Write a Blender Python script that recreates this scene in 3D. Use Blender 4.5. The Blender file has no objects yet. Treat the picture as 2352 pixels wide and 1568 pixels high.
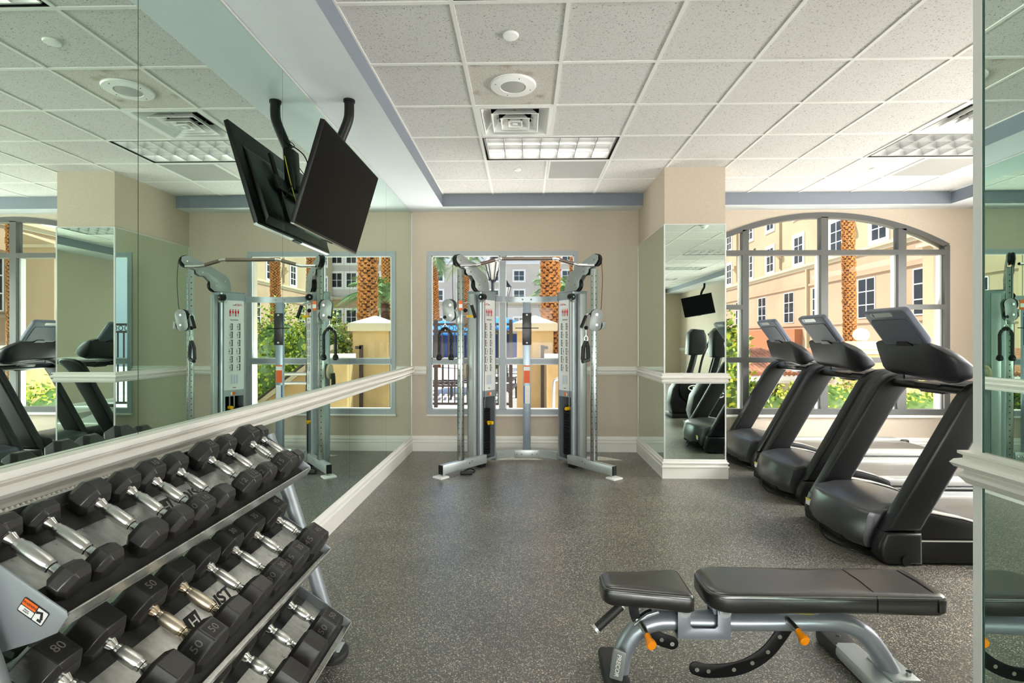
import bpy, bmesh, math, random
from mathutils import Vector, Matrix, Euler
random.seed(7)
SC = bpy.context.scene
COL = SC.collection
R = math.radians

# ------------------------------------------------------------------ camera
cam_d = bpy.data.cameras.new('camera')
cam = bpy.data.objects.new('camera', cam_d)
COL.objects.link(cam)
cam.location = (0, 0, 1.416)
cam.rotation_euler = (R(90), 0, R(1.33))
cam_d.sensor_width = 36
cam_d.lens = 1212 / 2352 * 36
cam_d.shift_y = -8 / 2352
cam_d.clip_start = .02
cam_d.clip_end = 400
SC.camera = cam

# ------------------------------------------------------------------ light
SC.view_settings.view_transform = 'Standard'
SC.view_settings.look = 'None'
SC.view_settings.gamma = 1
SC.view_settings.use_curve_mapping = False
SC.view_settings.exposure = 0.66
SC.cycles.max_bounces = 14
SC.cycles.diffuse_bounces = 5
SC.cycles.glossy_bounces = 8
SC.cycles.transmission_bounces = 6
SC.cycles.transparent_max_bounces = 16
SC.cycles.caustics_reflective = True
SC.cycles.caustics_refractive = False
SC.cycles.sample_clamp_indirect = 6
SC.cycles.blur_glossy = 1.0
SC.cycles.use_denoising = True
SC.cycles.use_adaptive_sampling = True
SC.cycles.adaptive_threshold = 0.02

SUN_E, SKY_E, LAMP_E = 4.9, .19, 5.5
FILL_LOW_E = 560.0
FILL_SILL_E = 60.0
REAR_E = 2100.0
FILL_HIGH_E = 2000.0
world = bpy.data.worlds.new('world')
SC.world = world
world.use_nodes = True
wn = world.node_tree.nodes
sky = wn.new('ShaderNodeTexSky')
sky.sky_type = 'NISHITA'
sky.sun_disc = False
sky.sun_elevation = R(53)
sky.sun_rotation = R(-50)
sky.altitude = 600
world.node_tree.links.new(sky.outputs[0], wn['Background'].inputs[0])
wn['Background'].inputs[1].default_value = SKY_E

sun_d = bpy.data.lights.new('sun', 'SUN')
sun = bpy.data.objects.new('sun', sun_d)
COL.objects.link(sun)
sun_d.energy = SUN_E
sun_d.angle = R(.6)
sun_d.color = (1, .95, .86)
sun.rotation_euler = Vector((-.58, .48, 1)).to_track_quat('Z', 'Y').to_euler()
sun.location = (-10, 15, 30)

# added area lamps out of view, standing in for daylight and paving bounce
def daylight(loc, w, h, face, tilt, e):
    d = bpy.data.lights.new('window_daylight', 'AREA'); d.shape = 'RECTANGLE'; d.size = w; d.size_y = h; d.energy = e; d.color = (1, .97, .93)
    o = bpy.data.objects.new('window_daylight', d); COL.objects.link(o); o.location = loc
    v = Vector((face[0], face[1], tilt)).normalized()
    o.rotation_euler = (-v).to_track_quat('Z', 'Y').to_euler()
daylight((9.6, 3.4, .7), 7.0, 1.3, (-1, 0), .25, FILL_LOW_E)
for x, w_ in ((-.27, 1.8), (3.7, 2.9)): daylight((x, 7.4, .12), w_, .9, (0, -.55), 1.0, FILL_SILL_E * min(w_, 1.5))  # unseen lamps added below the front sills to brighten the ceiling
daylight((9.4, 3.6, 4.6), 7.0, 2.6, (-1, 0), -.42, FILL_HIGH_E)
daylight((9.4, -2.6, 4.6), 5.0, 2.6, (-1, 0), -.42, FILL_HIGH_E * .4)
daylight((9.6, -2.6, .7), 5.0, 1.3, (-1, .1), .25, FILL_LOW_E * .22)
daylight((1.8, -12.8, .6), 8.0, 1.2, (0, 1), .2, REAR_E * .4)
daylight((1.8, -12.8, 4.2), 9.0, 4.0, (0, 1), -.35, REAR_E)
# ------------------------------------------------------------------ materials
def lin(c):
    c = c / 255
    return c / 12.92 if c <= .04045 else ((c + .055) / 1.055) ** 2.4
def rgb(c, a=1):
    return (lin(c[0]), lin(c[1]), lin(c[2]), a)
MATS = {}
def mat(name, c, rough=.5, metal=0, spec=.5, emit=None, coat=0, hook=None, bump=None, var=None, aniso=0, ior=None):
    """c in sRGB 0-255; bump=(scale,strength); var=(scale,amount) mottles the colour"""
    if name in MATS: return MATS[name]
    m = bpy.data.materials.new(name)
    m.use_nodes = True
    nt = m.node_tree; b = nt.nodes['Principled BSDF']
    b.inputs['Base Color'].default_value = rgb(c)
    b.inputs['Roughness'].default_value = rough
    b.inputs['Metallic'].default_value = metal
    b.inputs['Specular IOR Level'].default_value = spec
    if ior: b.inputs['IOR'].default_value = ior
    if coat: b.inputs['Coat Weight'].default_value = coat; b.inputs['Coat Roughness'].default_value = .1
    if aniso: b.inputs['Anisotropic'].default_value = aniso
    if emit:
        b.inputs['Emission Color'].default_value = rgb(emit[0])
        b.inputs['Emission Strength'].default_value = emit[1]
    m.diffuse_color = rgb(c)
    tc = None
    if bump or var or hook:
        tc = nt.nodes.new('ShaderNodeTexCoord')
    if bump:
        n = nt.nodes.new('ShaderNodeTexNoise'); n.inputs['Scale'].default_value = bump[0]; n.inputs['Detail'].default_value = 3
        bp = nt.nodes.new('ShaderNodeBump'); bp.inputs['Strength'].default_value = bump[1]; bp.inputs['Distance'].default_value = .004
        nt.links.new(tc.outputs['Object'], n.inputs['Vector'])
        nt.links.new(n.outputs[0], bp.inputs['Height']); nt.links.new(bp.outputs[0], b.inputs['Normal'])
    if var:
        n = nt.nodes.new('ShaderNodeTexNoise'); n.inputs['Scale'].default_value = var[0]; n.inputs['Detail'].default_value = 4
        nt.links.new(tc.outputs['Object'], n.inputs['Vector'])
        r = nt.nodes.new('ShaderNodeValToRGB'); a = var[1]
        r.color_ramp.elements[0].position = .35; r.color_ramp.elements[1].position = .68
        r.color_ramp.elements[0].color = rgb([max(0, v * (1 - a)) for v in c])
        r.color_ramp.elements[1].color = rgb([min(255, v * (1 + a)) for v in c])
        nt.links.new(n.outputs[0], r.inputs[0]); nt.links.new(r.outputs[0], b.inputs['Base Color'])
    if hook: hook(nt, b, tc)
    MATS[name] = m
    return m

def N(nt, t, **k):
    n = nt.nodes.new(t)
    for a, v in k.items():
        if a.startswith('i_'):
            key = a[2:]
            n.inputs[int(key) if key.isdigit() else key].default_value = v
        else: setattr(n, a, v)
    return n
def ramp(nt, stops, interp='LINEAR'):
    r = nt.nodes.new('ShaderNodeValToRGB'); cr = r.color_ramp; cr.interpolation = interp
    while len(cr.elements) < len(stops): cr.elements.new(.5)
    for e, (p, c) in zip(cr.elements, stops): e.position = p; e.color = c
    return r

def hook_floor(nt, b, tc):
    L = nt.links.new
    v = N(nt, 'ShaderNodeTexVoronoi', i_Scale=260.0)
    L(tc.outputs['Object'], v.inputs['Vector'])
    sep = N(nt, 'ShaderNodeSeparateColor'); L(v.outputs['Color'], sep.inputs[0])
    base = rgb((70, 67, 63)); A = rgb((104, 99, 92)); B = rgb((160, 144, 122)); C = rgb((104, 116, 108)); D = rgb((214, 208, 194))
    r = ramp(nt, [(0, base), (.40, A), (.60, base), (.66, B), (.76, C), (.84, base), (.93, D)], 'CONSTANT')
    L(sep.outputs[0], r.inputs[0])
    # scuffs
    n = N(nt, 'ShaderNodeTexNoise', i_Scale=2.2, i_Detail=6.0); L(tc.outputs['Object'], n.inputs['Vector'])
    nr = ramp(nt, [(.35, (.78, .78, .78, 1)), (.7, (1.12, 1.12, 1.12, 1))]); L(n.outputs[0], nr.inputs[0])
    mx = N(nt, 'ShaderNodeMix', data_type='RGBA', blend_type='MULTIPLY'); mx.inputs[0].default_value = 1
    L(r.outputs[0], mx.inputs[6]); L(nr.outputs[0], mx.inputs[7])
    # tile seams
    sx = N(nt, 'ShaderNodeSeparateXYZ'); L(tc.outputs['Object'], sx.inputs[0])
    outs = []
    for ax, off in ((0, -.09), (1, 2.895)):
        a = N(nt, 'ShaderNodeMath', operation='SUBTRACT'); L(sx.outputs[ax], a.inputs[0]); a.inputs[1].default_value = off - .965 * 40
        d = N(nt, 'ShaderNodeMath', operation='DIVIDE'); L(a.outputs[0], d.inputs[0]); d.inputs[1].default_value = .965
        f = N(nt, 'ShaderNodeMath', operation='FRACT'); L(d.outputs[0], f.inputs[0])
        c = N(nt, 'ShaderNodeMath', operation='LESS_THAN'); L(f.outputs[0], c.inputs[0]); c.inputs[1].default_value = .0022
        outs.append(c)
    mxx = N(nt, 'ShaderNodeMath', operation='MAXIMUM'); L(outs[0].outputs[0], mxx.inputs[0]); L(outs[1].outputs[0], mxx.inputs[1])
    m2 = N(nt, 'ShaderNodeMix', data_type='RGBA'); L(mxx.outputs[0], m2.inputs[0]); L(mx.outputs[2], m2.inputs[6]); m2.inputs[7].default_value = rgb((34, 33, 31))
    L(m2.outputs[2], b.inputs['Base Color'])
    bp = N(nt, 'ShaderNodeBump', i_Strength=.12, i_Distance=.002); L(v.outputs['Distance'], bp.inputs['Height']); L(bp.outputs[0], b.inputs['Normal'])

def hook_tile(nt, b, tc):
    L = nt.links.new
    n1 = N(nt, 'ShaderNodeTexNoise', i_Scale=120.0, i_Detail=2.0, i_Distortion=1.2)
    L(tc.outputs['Object'], n1.inputs['Vector'])
    r1 = ramp(nt, [(.0, rgb((96, 92, 88))), (.335, rgb((126, 122, 116))), (.375, rgb((212, 209, 206))), (1, rgb((222, 219, 216)))])
    L(n1.outputs[0], r1.inputs[0])
    L(r1.outputs[0], b.inputs['Base Color'])
def hook_oldtile(nt, b, tc):
    L = nt.links.new
    n1 = N(nt, 'ShaderNodeTexNoise', i_Scale=150.0, i_Detail=6.0)
    n2 = N(nt, 'ShaderNodeTexNoise', i_Scale=5.0, i_Detail=5.0)
    L(tc.outputs['Object'], n1.inputs['Vector']); L(tc.outputs['Object'], n2.inputs['Vector'])
    r1 = ramp(nt, [(.35, rgb((182, 176, 168))), (.6, rgb((224, 219, 212)))])
    r2 = ramp(nt, [(.3, rgb((176, 150, 124))), (.42, rgb((255, 255, 255)))])
    L(n1.outputs[0], r1.inputs[0]); L(n2.outputs[0], r2.inputs[0])
    mx = N(nt, 'ShaderNodeMix', data_type='RGBA', blend_type='MULTIPLY'); mx.inputs[0].default_value = .6
    L(r1.outputs[0], mx.inputs[6]); L(r2.outputs[0], mx.inputs[7]); L(mx.outputs[2], b.inputs['Base Color'])
def hook_brush(axis_scale, amt, rough):
    def h(nt, b, tc):
        L = nt.links.new
        mp = N(nt, 'ShaderNodeMapping'); mp.inputs['Scale'].default_value = axis_scale
        L(tc.outputs['Object'], mp.inputs[0])
        n = N(nt, 'ShaderNodeTexNoise', i_Scale=1.0, i_Detail=4.0); L(mp.outputs[0], n.inputs['Vector'])
        r = N(nt, 'ShaderNodeMapRange'); r.inputs[3].default_value = max(.02, rough - amt); r.inputs[4].default_value = rough + amt
        L(n.outputs[0], r.inputs[0]); L(r.outputs[0], b.inputs['Roughness'])
        col = b.inputs['Base Color'].default_value[:]
        cr = ramp(nt, [(.3, tuple(v * .82 for v in col[:3]) + (1,)), (.7, tuple(min(1, v * 1.12) for v in col[:3]) + (1,))])
        L(n.outputs[0], cr.inputs[0]); L(cr.outputs[0], b.inputs['Base Color'])
    return h
def glass_mat(name, tint, refl=1.0):
    m = bpy.data.materials.new(name); m.use_nodes = True; nt = m.node_tree
    nt.nodes.remove(nt.nodes['Principled BSDF'])
    out = nt.nodes['Material Output']
    tr = N(nt, 'ShaderNodeBsdfTransparent'); tr.inputs[0].default_value = tint
    gl = N(nt, 'ShaderNodeBsdfGlossy'); gl.inputs['Roughness'].default_value = 0
    fr = N(nt, 'ShaderNodeFresnel'); fr.inputs[0].default_value = 1.45
    mu = N(nt, 'ShaderNodeMath', operation='MULTIPLY'); mu.inputs[1].default_value = refl
    mx = N(nt, 'ShaderNodeMixShader')
    ge = N(nt, 'ShaderNodeNewGeometry'); sb = N(nt, 'ShaderNodeMath', operation='SUBTRACT'); sb.inputs[0].default_value = 1; m3 = N(nt, 'ShaderNodeMath', operation='MULTIPLY')
    nt.links.new(ge.outputs['Backfacing'], sb.inputs[1]); nt.links.new(sb.outputs[0], m3.inputs[0]); nt.links.new(mu.outputs[0], m3.inputs[1])
    nt.links.new(fr.outputs[0], mu.inputs[0]); nt.links.new(m3.outputs[0], mx.inputs[0])
    nt.links.new(tr.outputs[0], mx.inputs[1]); nt.links.new(gl.outputs[0], mx.inputs[2]); nt.links.new(mx.outputs[0], out.inputs[0])
    MATS[name] = m
    return m

M = dict(
    floor=mat('rubber_floor', (80, 78, 74), .33, spec=.5, ior=1.85, hook=hook_floor),
    wall=mat('beige_wallpaper', (200, 185, 167), .8, bump=(220, .25), var=(60, .02)),
    tile=mat('fissured_ceiling_tile', (226, 223, 219), .9, spec=.2, hook=hook_tile),
    oldtile=mat('stained_ceiling_tile', (205, 200, 193), .9, spec=.2, hook=hook_oldtile),
    bar=mat('ceiling_grid_metal', (232, 230, 226), .5),
    soffit=mat('soffit_paint_shaded', (124, 132, 143), .55, bump=(160, .4)),  # one soffit paint, darkened here for the shade on the faces
    soffit_u=mat('soffit_paint_lit', (220, 225, 230), .5, bump=(160, .4)),  # same soffit paint, whitened for the light on the underside
    trim=mat('white_trim_paint', (240, 236, 229), .35),
    mirror=mat('mirror_silver', (220, 239, 228), .0, 1),
    mirror_edge=mat('mirror_edge_green', (60, 92, 84), .2, spec=.6),
    alu=mat('bright_aluminium', (214, 215, 213), .35, .35),
    win=mat('grey_window_frame', (166, 172, 178), .4, spec=.5),
    win_d=mat('dark_grey_window_frame', (90, 90, 88), .4, spec=.5),
    white=mat('white_enamel', (238, 237, 234), .35),
    black=mat('matt_black', (14, 14, 15), .45, spec=.3),
    blackg=mat('gloss_black', (10, 10, 11), .12),
    screen=mat('black_screen', (9, 9, 10), .34, spec=.05),
    rubber=mat('black_rubber', (36, 35, 35), .55, bump=(300, .1)),
    chrome=mat('chrome', (225, 225, 222), .09, 1),
    knurl=mat('knurled_chrome', (222, 222, 218), .2, 1, bump=(1400, .12)),
    steel=mat('brushed_steel', (190, 192, 190), .28, 1),
    grey=mat('silver_paint', (160, 167, 172), .36, .55),
    greyl=mat('light_silver_paint', (186, 191, 190), .35, .5),
    greyd=mat('grey_plate', (150, 154, 152), .4, .4),
    orange=mat('orange_plastic', (255, 150, 12), .35),
    yellow=mat('yellow_plastic', (250, 196, 20), .35),
    red=mat('red_ink', (214, 32, 40), .5),
    sorange=mat('orange_sticker', (240, 108, 28), .5),
    paper=mat('white_sticker', (236, 236, 234), .4),
    ink=mat('black_ink', (30, 30, 32), .5),
    blue=mat('blue_ink', (50, 92, 160), .5),
    yst=mat('yellow_sticker', (226, 214, 50), .5),
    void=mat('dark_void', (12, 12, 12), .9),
    glass=glass_mat('window_glass', (.97, .985, .98, 1), .2),
)

# ------------------------------------------------------------------ mesh builder
class MB:
    def __init__(s): s.bm = bmesh.new(); s.mats = []
    def mi(s, m):
        m = M[m] if isinstance(m, str) else m
        if m not in s.mats: s.mats.append(m)
        return s.mats.index(m)
    def face(s, vs, k, smooth=True):
        try:
            f = s.bm.faces.new(vs); f.material_index = k; f.smooth = smooth
            return f
        except ValueError: return None
    def verts(s, pts, T=None):
        return [s.bm.verts.new((T @ Vector(p)) if T else Vector(p)) for p in pts]
    def box(s, x0, x1, y0, y1, z0, z1, m, T=None, bev=0):
        if bev > 0:
            bev = min(bev, abs(x1 - x0) * .49, abs(y1 - y0) * .49, abs(z1 - z0) * .49)
            t = bmesh.new()
            bmesh.ops.create_cube(t, size=1)
            for v in t.verts: v.co = Vector(((x0 + x1) / 2 + v.co.x * (x1 - x0), (y0 + y1) / 2 + v.co.y * (y1 - y0), (z0 + z1) / 2 + v.co.z * (z1 - z0)))
            bmesh.ops.bevel(t, geom=t.edges[:], offset=bev, segments=2, profile=.5, affect='EDGES')
            s.merge(t, m, T); return s
        k = s.mi(m)
        v = s.verts([(x, y, z) for x in (x0, x1) for y in (y0, y1) for z in (z0, z1)], T)
        for q in ((0, 1, 3, 2), (4, 6, 7, 5), (0, 4, 5, 1), (2, 3, 7, 6), (0, 2, 6, 4), (1, 5, 7, 3)):
            s.face([v[i] for i in q], k)
        return s
    def merge(s, t, m, T=None):
        k = s.mi(m); mp = {}
        for v in t.verts: mp[v] = s.bm.verts.new((T @ v.co) if T else v.co.copy())
        for f in t.faces: s.face([mp[v] for v in f.verts], k)
        t.free()
        return s
    def prism(s, poly, d0, d1, m, plane='XZ', T=None, bev=0, seg=2):
        """poly: list of 2D points, extruded d0..d1 along the missing axis"""
        def P(a, b, d):
            return {'XZ': (a, d, b), 'YZ': (d, a, b), 'XY': (a, b, d)}[plane]
        t = bmesh.new()
        A = [t.verts.new(P(a, b, d0)) for a, b in poly]; B = [t.verts.new(P(a, b, d1)) for a, b in poly]
        n = len(poly)
        t.faces.new(A); t.faces.new(list(reversed(B)))
        for i in range(n): t.faces.new((A[i], B[i], B[(i + 1) % n], A[(i + 1) % n]))
        bmesh.ops.recalc_face_normals(t, faces=t.faces[:])
        if bev:
            caps = set(t.faces[:2])
            es = [e for e in t.edges if any(f in caps for f in e.link_faces)]
            bmesh.ops.bevel(t, geom=es, offset=bev, segments=seg, profile=.5, affect='EDGES')
        return s.merge(t, m, T)
    def tube(s, pts, r, m, seg=10, T=None, cap=True, flat=1.0, up=None):
        k = s.mi(m); pts = [Vector(p) for p in pts]; n = len(pts)
        rr = r if isinstance(r, (list, tuple)) else [r] * n
        tan = [(pts[min(i + 1, n - 1)] - pts[max(i - 1, 0)]).normalized() for i in range(n)]
        u = Vector(up) if up else (Vector((0, 0, 1)) if abs(tan[0].z) < .9 else Vector((1, 0, 0)))
        rings = []
        for i in range(n):
            t = tan[i]; u = (u - t * u.dot(t))
            if u.length < 1e-6: u = t.orthogonal()
            u.normalize(); w = t.cross(u)
            rings.append(s.verts([pts[i] + (u * math.cos(a) * flat + w * math.sin(a)) * rr[i] for a in [2 * math.pi * j / seg for j in range(seg)]], T))
        for i in range(n - 1):
            for j in range(seg):
                s.face((rings[i][j], rings[i][(j + 1) % seg], rings[i + 1][(j + 1) % seg], rings[i + 1][j]), k)
        if cap:
            s.face(list(reversed(rings[0])), k); s.face(rings[-1], k)
        return s
    def cyl(s, p0, p1, r, m, seg=16, T=None, r1=None):
        return s.tube([p0, p1], [r, r1 if r1 is not None else r], m, seg, T)
    def lathe(s, prof, m, T=None, seg=24, sx=1, sy=1):
        """prof [(r,z)]"""
        k = s.mi(m); rings = []
        for r, z in prof:
            if r < 1e-5: rings.append(s.verts([(0, 0, z)], T))
            else: rings.append(s.verts([(r * sx * math.cos(2 * math.pi * j / seg), r * sy * math.sin(2 * math.pi * j / seg), z) for j in range(seg)], T))
        for a, b in zip(rings, rings[1:]):
            for j in range(seg):
                j2 = (j + 1) % seg
                if len(a) == 1 and len(b) == 1: continue
                if len(a) == 1: s.face((a[0], b[j2], b[j]), k)
                elif len(b) == 1: s.face((a[j], a[j2], b[0]), k)
                else: s.face((a[j], a[j2], b[j2], b[j]), k)
        for ring, rev in ((rings[0], True), (rings[-1], False)):
            if len(ring) > 1: s.face(list(reversed(ring)) if rev else ring, k)
        return s
    def loft(s, rings, m, T=None, cap=True, closed=True):
        k = s.mi(m); V = [s.verts(r, T) for r in rings]; n = len(V[0])
        for a, b in zip(V, V[1:]):
            for j in range(n if closed else n - 1):
                s.face((a[j], a[(j + 1) % n], b[(j + 1) % n], b[j]), k)
        if cap and closed:
            s.face(list(reversed(V[0])), k); s.face(V[-1], k)
        return s
    def sphere(s, c, r, m, T=None, sub=2, sc=(1, 1, 1)):
        t = bmesh.new(); bmesh.ops.create_icosphere(t, subdivisions=sub, radius=1)
        for v in t.verts: v.co = Vector((c[0] + v.co.x * r * sc[0], c[1] + v.co.y * r * sc[1], c[2] + v.co.z * r * sc[2]))
        return s.merge(t, m, T)
    def quad(s, a, b, c, d, m, T=None):
        s.face(s.verts([a, b, c, d], T), s.mi(m)); return s
    def text(s, txt, size, m, T, ext=.0008, align='CENTER', shear=0, sx=1, bold=0):
        cu = bpy.data.curves.new('t', 'FONT'); cu.body = txt; cu.size = size; cu.extrude = ext
        cu.align_x = align; cu.align_y = 'CENTER'; cu.shear = shear; cu.resolution_u = 3; cu.offset = bold
        o = bpy.data.objects.new('t', cu)
        me = bpy.data.meshes.new_from_object(o)
        t = bmesh.new(); t.from_mesh(me)
        for v in t.verts: v.co.x *= sx
        bpy.data.objects.remove(o); bpy.data.curves.remove(cu); bpy.data.meshes.remove(me)
        return s.merge(t, m, T)
    def build(s, name, parent=None, loc=None, recalc=True, sharp=32):
        if recalc: bmesh.ops.recalc_face_normals(s.bm, faces=s.bm.faces[:])
        me = bpy.data.meshes.new(name); s.bm.to_mesh(me); s.bm.free()
        for m in s.mats: me.materials.append(m)
        me.set_sharp_from_angle(angle=R(sharp))
        o = bpy.data.objects.new(name, me); COL.objects.link(o)
        if parent: o.parent = parent
        if loc: o.location = loc
        return o

def tag(o, label=None, cat=None, group=None, kind=None):
    if label: o['label'] = label
    if cat: o['category'] = cat
    if group: o['group'] = group
    if kind: o['kind'] = kind
    return o
def thing(name, label, cat, loc=(0, 0, 0), rz=0, group=None, kind=None):
    o = bpy.data.objects.new(name, None); COL.objects.link(o)
    o.empty_display_size = .1
    o.location = loc; o.rotation_euler = (0, 0, rz)
    return tag(o, label, cat, group, kind)
def struct(o, label=None):
    o['kind'] = 'structure'
    if label: o['label'] = label
    return o
def copy_tree(o, parent=None, skip=('category',)):
    c = o.copy(); COL.objects.link(c)
    if parent: c.parent = parent
    for ch in [x for x in bpy.data.objects if x.parent == o]: copy_tree(ch, c)
    return c
def fr(o, x, y, z):
    """matrix with origin o and axis columns x,y,z"""
    x, y, z = Vector(x).normalized(), Vector(y).normalized(), Vector(z).normalized()
    return Matrix(((x.x, y.x, z.x, o[0]), (x.y, y.y, z.y, o[1]), (x.z, y.z, z.z, o[2]), (0, 0, 0, 1)))
def arcpts(cx, cz, r, a0, a1, n):
    return [(cx + r * math.cos(R(a0 + (a1 - a0) * i / n)), cz + r * math.sin(R(a0 + (a1 - a0) * i / n))) for i in range(n + 1)]
def smooth_path(pts, n=6):
    """Catmull-Rom"""
    P = [Vector(p) for p in pts]; P = [P[0] * 2 - P[1]] + P + [P[-1] * 2 - P[-2]]; out = []
    for i in range(1, len(P) - 2):
        for k in range(n):
            t = k / n; a, b, c, d = P[i - 1], P[i], P[i + 1], P[i + 2]
            out.append(.5 * ((2 * b) + (c - a) * t + (2 * a - 5 * b + 4 * c - d) * t * t + (3 * b - a - 3 * c + d) * t ** 3))
    out.append(P[-2]); return out
def rrect(w, h, r, n=4, cx=0, cy=0):
    r = min(r, w / 2 - 1e-4, h / 2 - 1e-4); o = []
    for sx, sy, a in ((1, 1, 0), (-1, 1, 90), (-1, -1, 180), (1, -1, 270)):
        for i in range(n + 1):
            t = R(a + 90 * i / n); o.append((cx + sx * (w / 2 - r) + r * math.cos(t), cy + sy * (h / 2 - r) + r * math.sin(t)))
    return o

# ------------------------------------------------------------------ room shell
XL, XR, YB, YR = -1.42, 5.6, 6.6, -8.3
ZC, ZS = 3.14, 3.0
PX, PY, GX0, GY0 = .605, .607, -.376, 3.316
CX0, CX1, CY0 = 1.42, 2.03, 5.38
struct(MB().box(XL - .3, XR + .3, YR - .3, YB + .25, -.12, 0, 'floor').build('floor'))

def wall_back():
    b = MB(); y0, y1 = YB, YB + .25; m = 'wall'
    WX0, WX1, WZ0, WZ1 = -1.214, .673, .46, 2.504
    b.box(XL - .3, WX0, y0, y1, 0, 3.4, m)
    b.box(WX0, WX1, y0, y1, 0, WZ0, m); b.box(WX0, WX1, y0, y1, WZ1, 3.4, m)
    b.box(WX1, ARC[0][0], y0, y1, 0, 3.4, m)
    b.box(ARC[0][0], ARC[-1][0], y0, y1, 0, .47, m)
    for (a, za), (c, zc) in zip(ARC, ARC[1:]):
        b.prism([(a, za), (c, zc), (c, 3.4), (a, 3.4)], y0, y1, m)
    b.box(ARC[-1][0], XR + .3, y0, y1, 0, 3.4, m)
    return struct(b.build('wall_back'))
AXC, AHW, ARAD, ATOP = 3.70, 1.515, 3.11, 2.964
def arch_z(x, off=0): return ATOP - ARAD + math.sqrt((ARAD + off) ** 2 - (x - AXC) ** 2)
ARC = [(AXC - AHW + 2 * AHW * i / 28, arch_z(AXC - AHW + 2 * AHW * i / 28)) for i in range(29)]
wall_back()
struct(MB().box(XL - .3, XL - .006, YR, YB, 0, 3.4, 'wall').build('wall_left'))
b = MB(); yy = [YR, -3.6, -.6, 1.9, 5.7, YB]
for n in range(0, 5):
    if n % 2 == 0: b.box(XR, XR + .3, yy[n], yy[n + 1], 0, 3.4, 'wall')
    else: b.box(XR, XR + .3, yy[n], yy[n + 1], 0, .5, 'wall'); b.box(XR, XR + .3, yy[n], yy[n + 1], 2.7, 3.4, 'wall')
struct(b.build('wall_right'))
for n, (y, y1_) in enumerate(((-3.6, -.6), (1.9, 5.7))):  # windows added to the unseen side wall to let light in
    f = MB()
    for a in (y, (y + y1_) / 2, y1_ - .05): f.box(XR + .04, XR + .1, a, a + .05, .5, 2.7, 'win')
    for z in (.5, 2.65): f.box(XR + .045, XR + .095, y + .05, y1_ - .05, z, z + .05, 'win')
    o = struct(f.build('window_%d' % (n + 5)))
    MB().box(XR + .065, XR + .07, y + .05, y1_ - .05, .55, 2.65, 'glass').build('glass_pane', o)
def wall_rear():
    b = MB(); y0, y1 = YR - .3, YR
    b.box(XL - .3, -1.0, y0, y1, 0, 3.4, 'wall'); b.box(1.6, 2.0, y0, y1, 0, 3.4, 'wall'); b.box(4.6, XR + .3, y0, y1, 0, 3.4, 'wall')
    for x0, x1 in ((-1.0, 1.6), (2.0, 4.6)):
        b.box(x0, x1, y0, y1, 0, .5, 'wall'); b.box(x0, x1, y0, y1, 2.7, 3.4, 'wall')
    struct(b.build('wall_rear'))
    for n, (x0, x1) in enumerate(((-1.0, 1.6), (2.0, 4.6))):  # windows added to the unseen rear wall to let light in
        f = MB()
        for a in (x0, (x0 + x1) / 2 - .025, x1 - .05): f.box(a, a + .05, YR - .1, YR - .04, .5, 2.7, 'win')
        for z in (.5, 1.5, 2.65): f.box(x0 + .05, x1 - .05, YR - .095, YR - .045, z, z + .05, 'win')
        o = struct(f.build('window_%d' % (n + 3)))
        MB().box(x0 + .05, x1 - .05, YR - .075, YR - .07, .55, 2.65, 'glass').build('glass_pane', o)
wall_rear()
struct(MB().box(XL - .3, XR + .3, YR - .3, YB + .25, 3.4, 3.6, 'wall').build('ceiling_slab'))  # unseen roof slab put in to block outside light

# cells occupied by fixtures
ROWS = range(-19, 5); COLS = range(-1, 9)
TROF = [(0, 2), (6, 2), (0, -2), (6, -2), (6, -6), (6, -10), (6, -14)]
DIFF = [(0, 1), (6, 1)]
RET = [(1, 3), (7, 3)]
taken = set()
for i, k in TROF: taken |= {(i, k), (i + 1, k)}
taken |= set(DIFF) | set(RET)
def cell(i, k):
    x0 = max(GX0 + i * PX, -.98); x1 = min(GX0 + (i + 1) * PX, 5.03)
    y0 = max(GY0 + k * PY, YR + .26); y1 = min(GY0 + (k + 1) * PY, 6.34)
    return x0, x1, y0, y1
b = MB()
for i in COLS:
    for k in ROWS:
        x0, x1, y0, y1 = cell(i, k)
        if x1 - x0 < .03 or y1 - y0 < .03: continue
        if (i, k) in taken: continue
        b.box(x0 + .004, x1 - .004, y0 + .004, y1 - .004, ZC + .006, ZC + .03, 'oldtile' if (i, k) == (0, 0) else 'tile')
ceil = struct(b.build('ceiling'))
b = MB()
for k in range(-19, 6):
    y = GY0 + k * PY
    if y < 6.33: b.box(-.98, 5.03, y - .012, y + .012, ZC, ZC + .012, 'bar')
ys = [YR + .26] + [GY0 + k * PY for k in range(-19, 6) if YR + .3 < GY0 + k * PY < 6.33] + [6.34]
for i in range(0, 10):
    x = GX0 + i * PX
    if x > 5.0: continue
    for a, c in zip(ys, ys[1:]):
        kk = round((a - GY0) / PY)
        if any(k == kk and i == t + 1 for t, k in TROF): continue
        b.box(x - .012, x + .012, a + .012, c - .012, ZC, ZC + .012, 'bar')
for i, x in ((0, -.98), (1, 5.018)): b.box(x, x + .012, YR + .26, 6.34, ZC - .001, ZC + .011, 'bar')
b.build('ceiling_grid', ceil)

# soffits
def soffit(name, x0, x1, y0, y1):
    b = MB(); b.box(x0, x1, y0, y1, ZS, ZS + .4, 'soffit'); bm = b.bm
    k = b.mi('soffit_u')
    for f in bm.faces:
        if all(abs(v.co.z - ZS) < 1e-5 for v in f.verts): f.material_index = k
    return struct(b.build(name))
soffit('trim_1', XL, -.98, YR, YB)
soffit('trim_2', -.98, 5.03, 6.34, YB)
soffit('trim_3', 5.03, XR, YR, YB)
soffit('trim_4', -.98, 5.03, YR, YR + .26)

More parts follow.
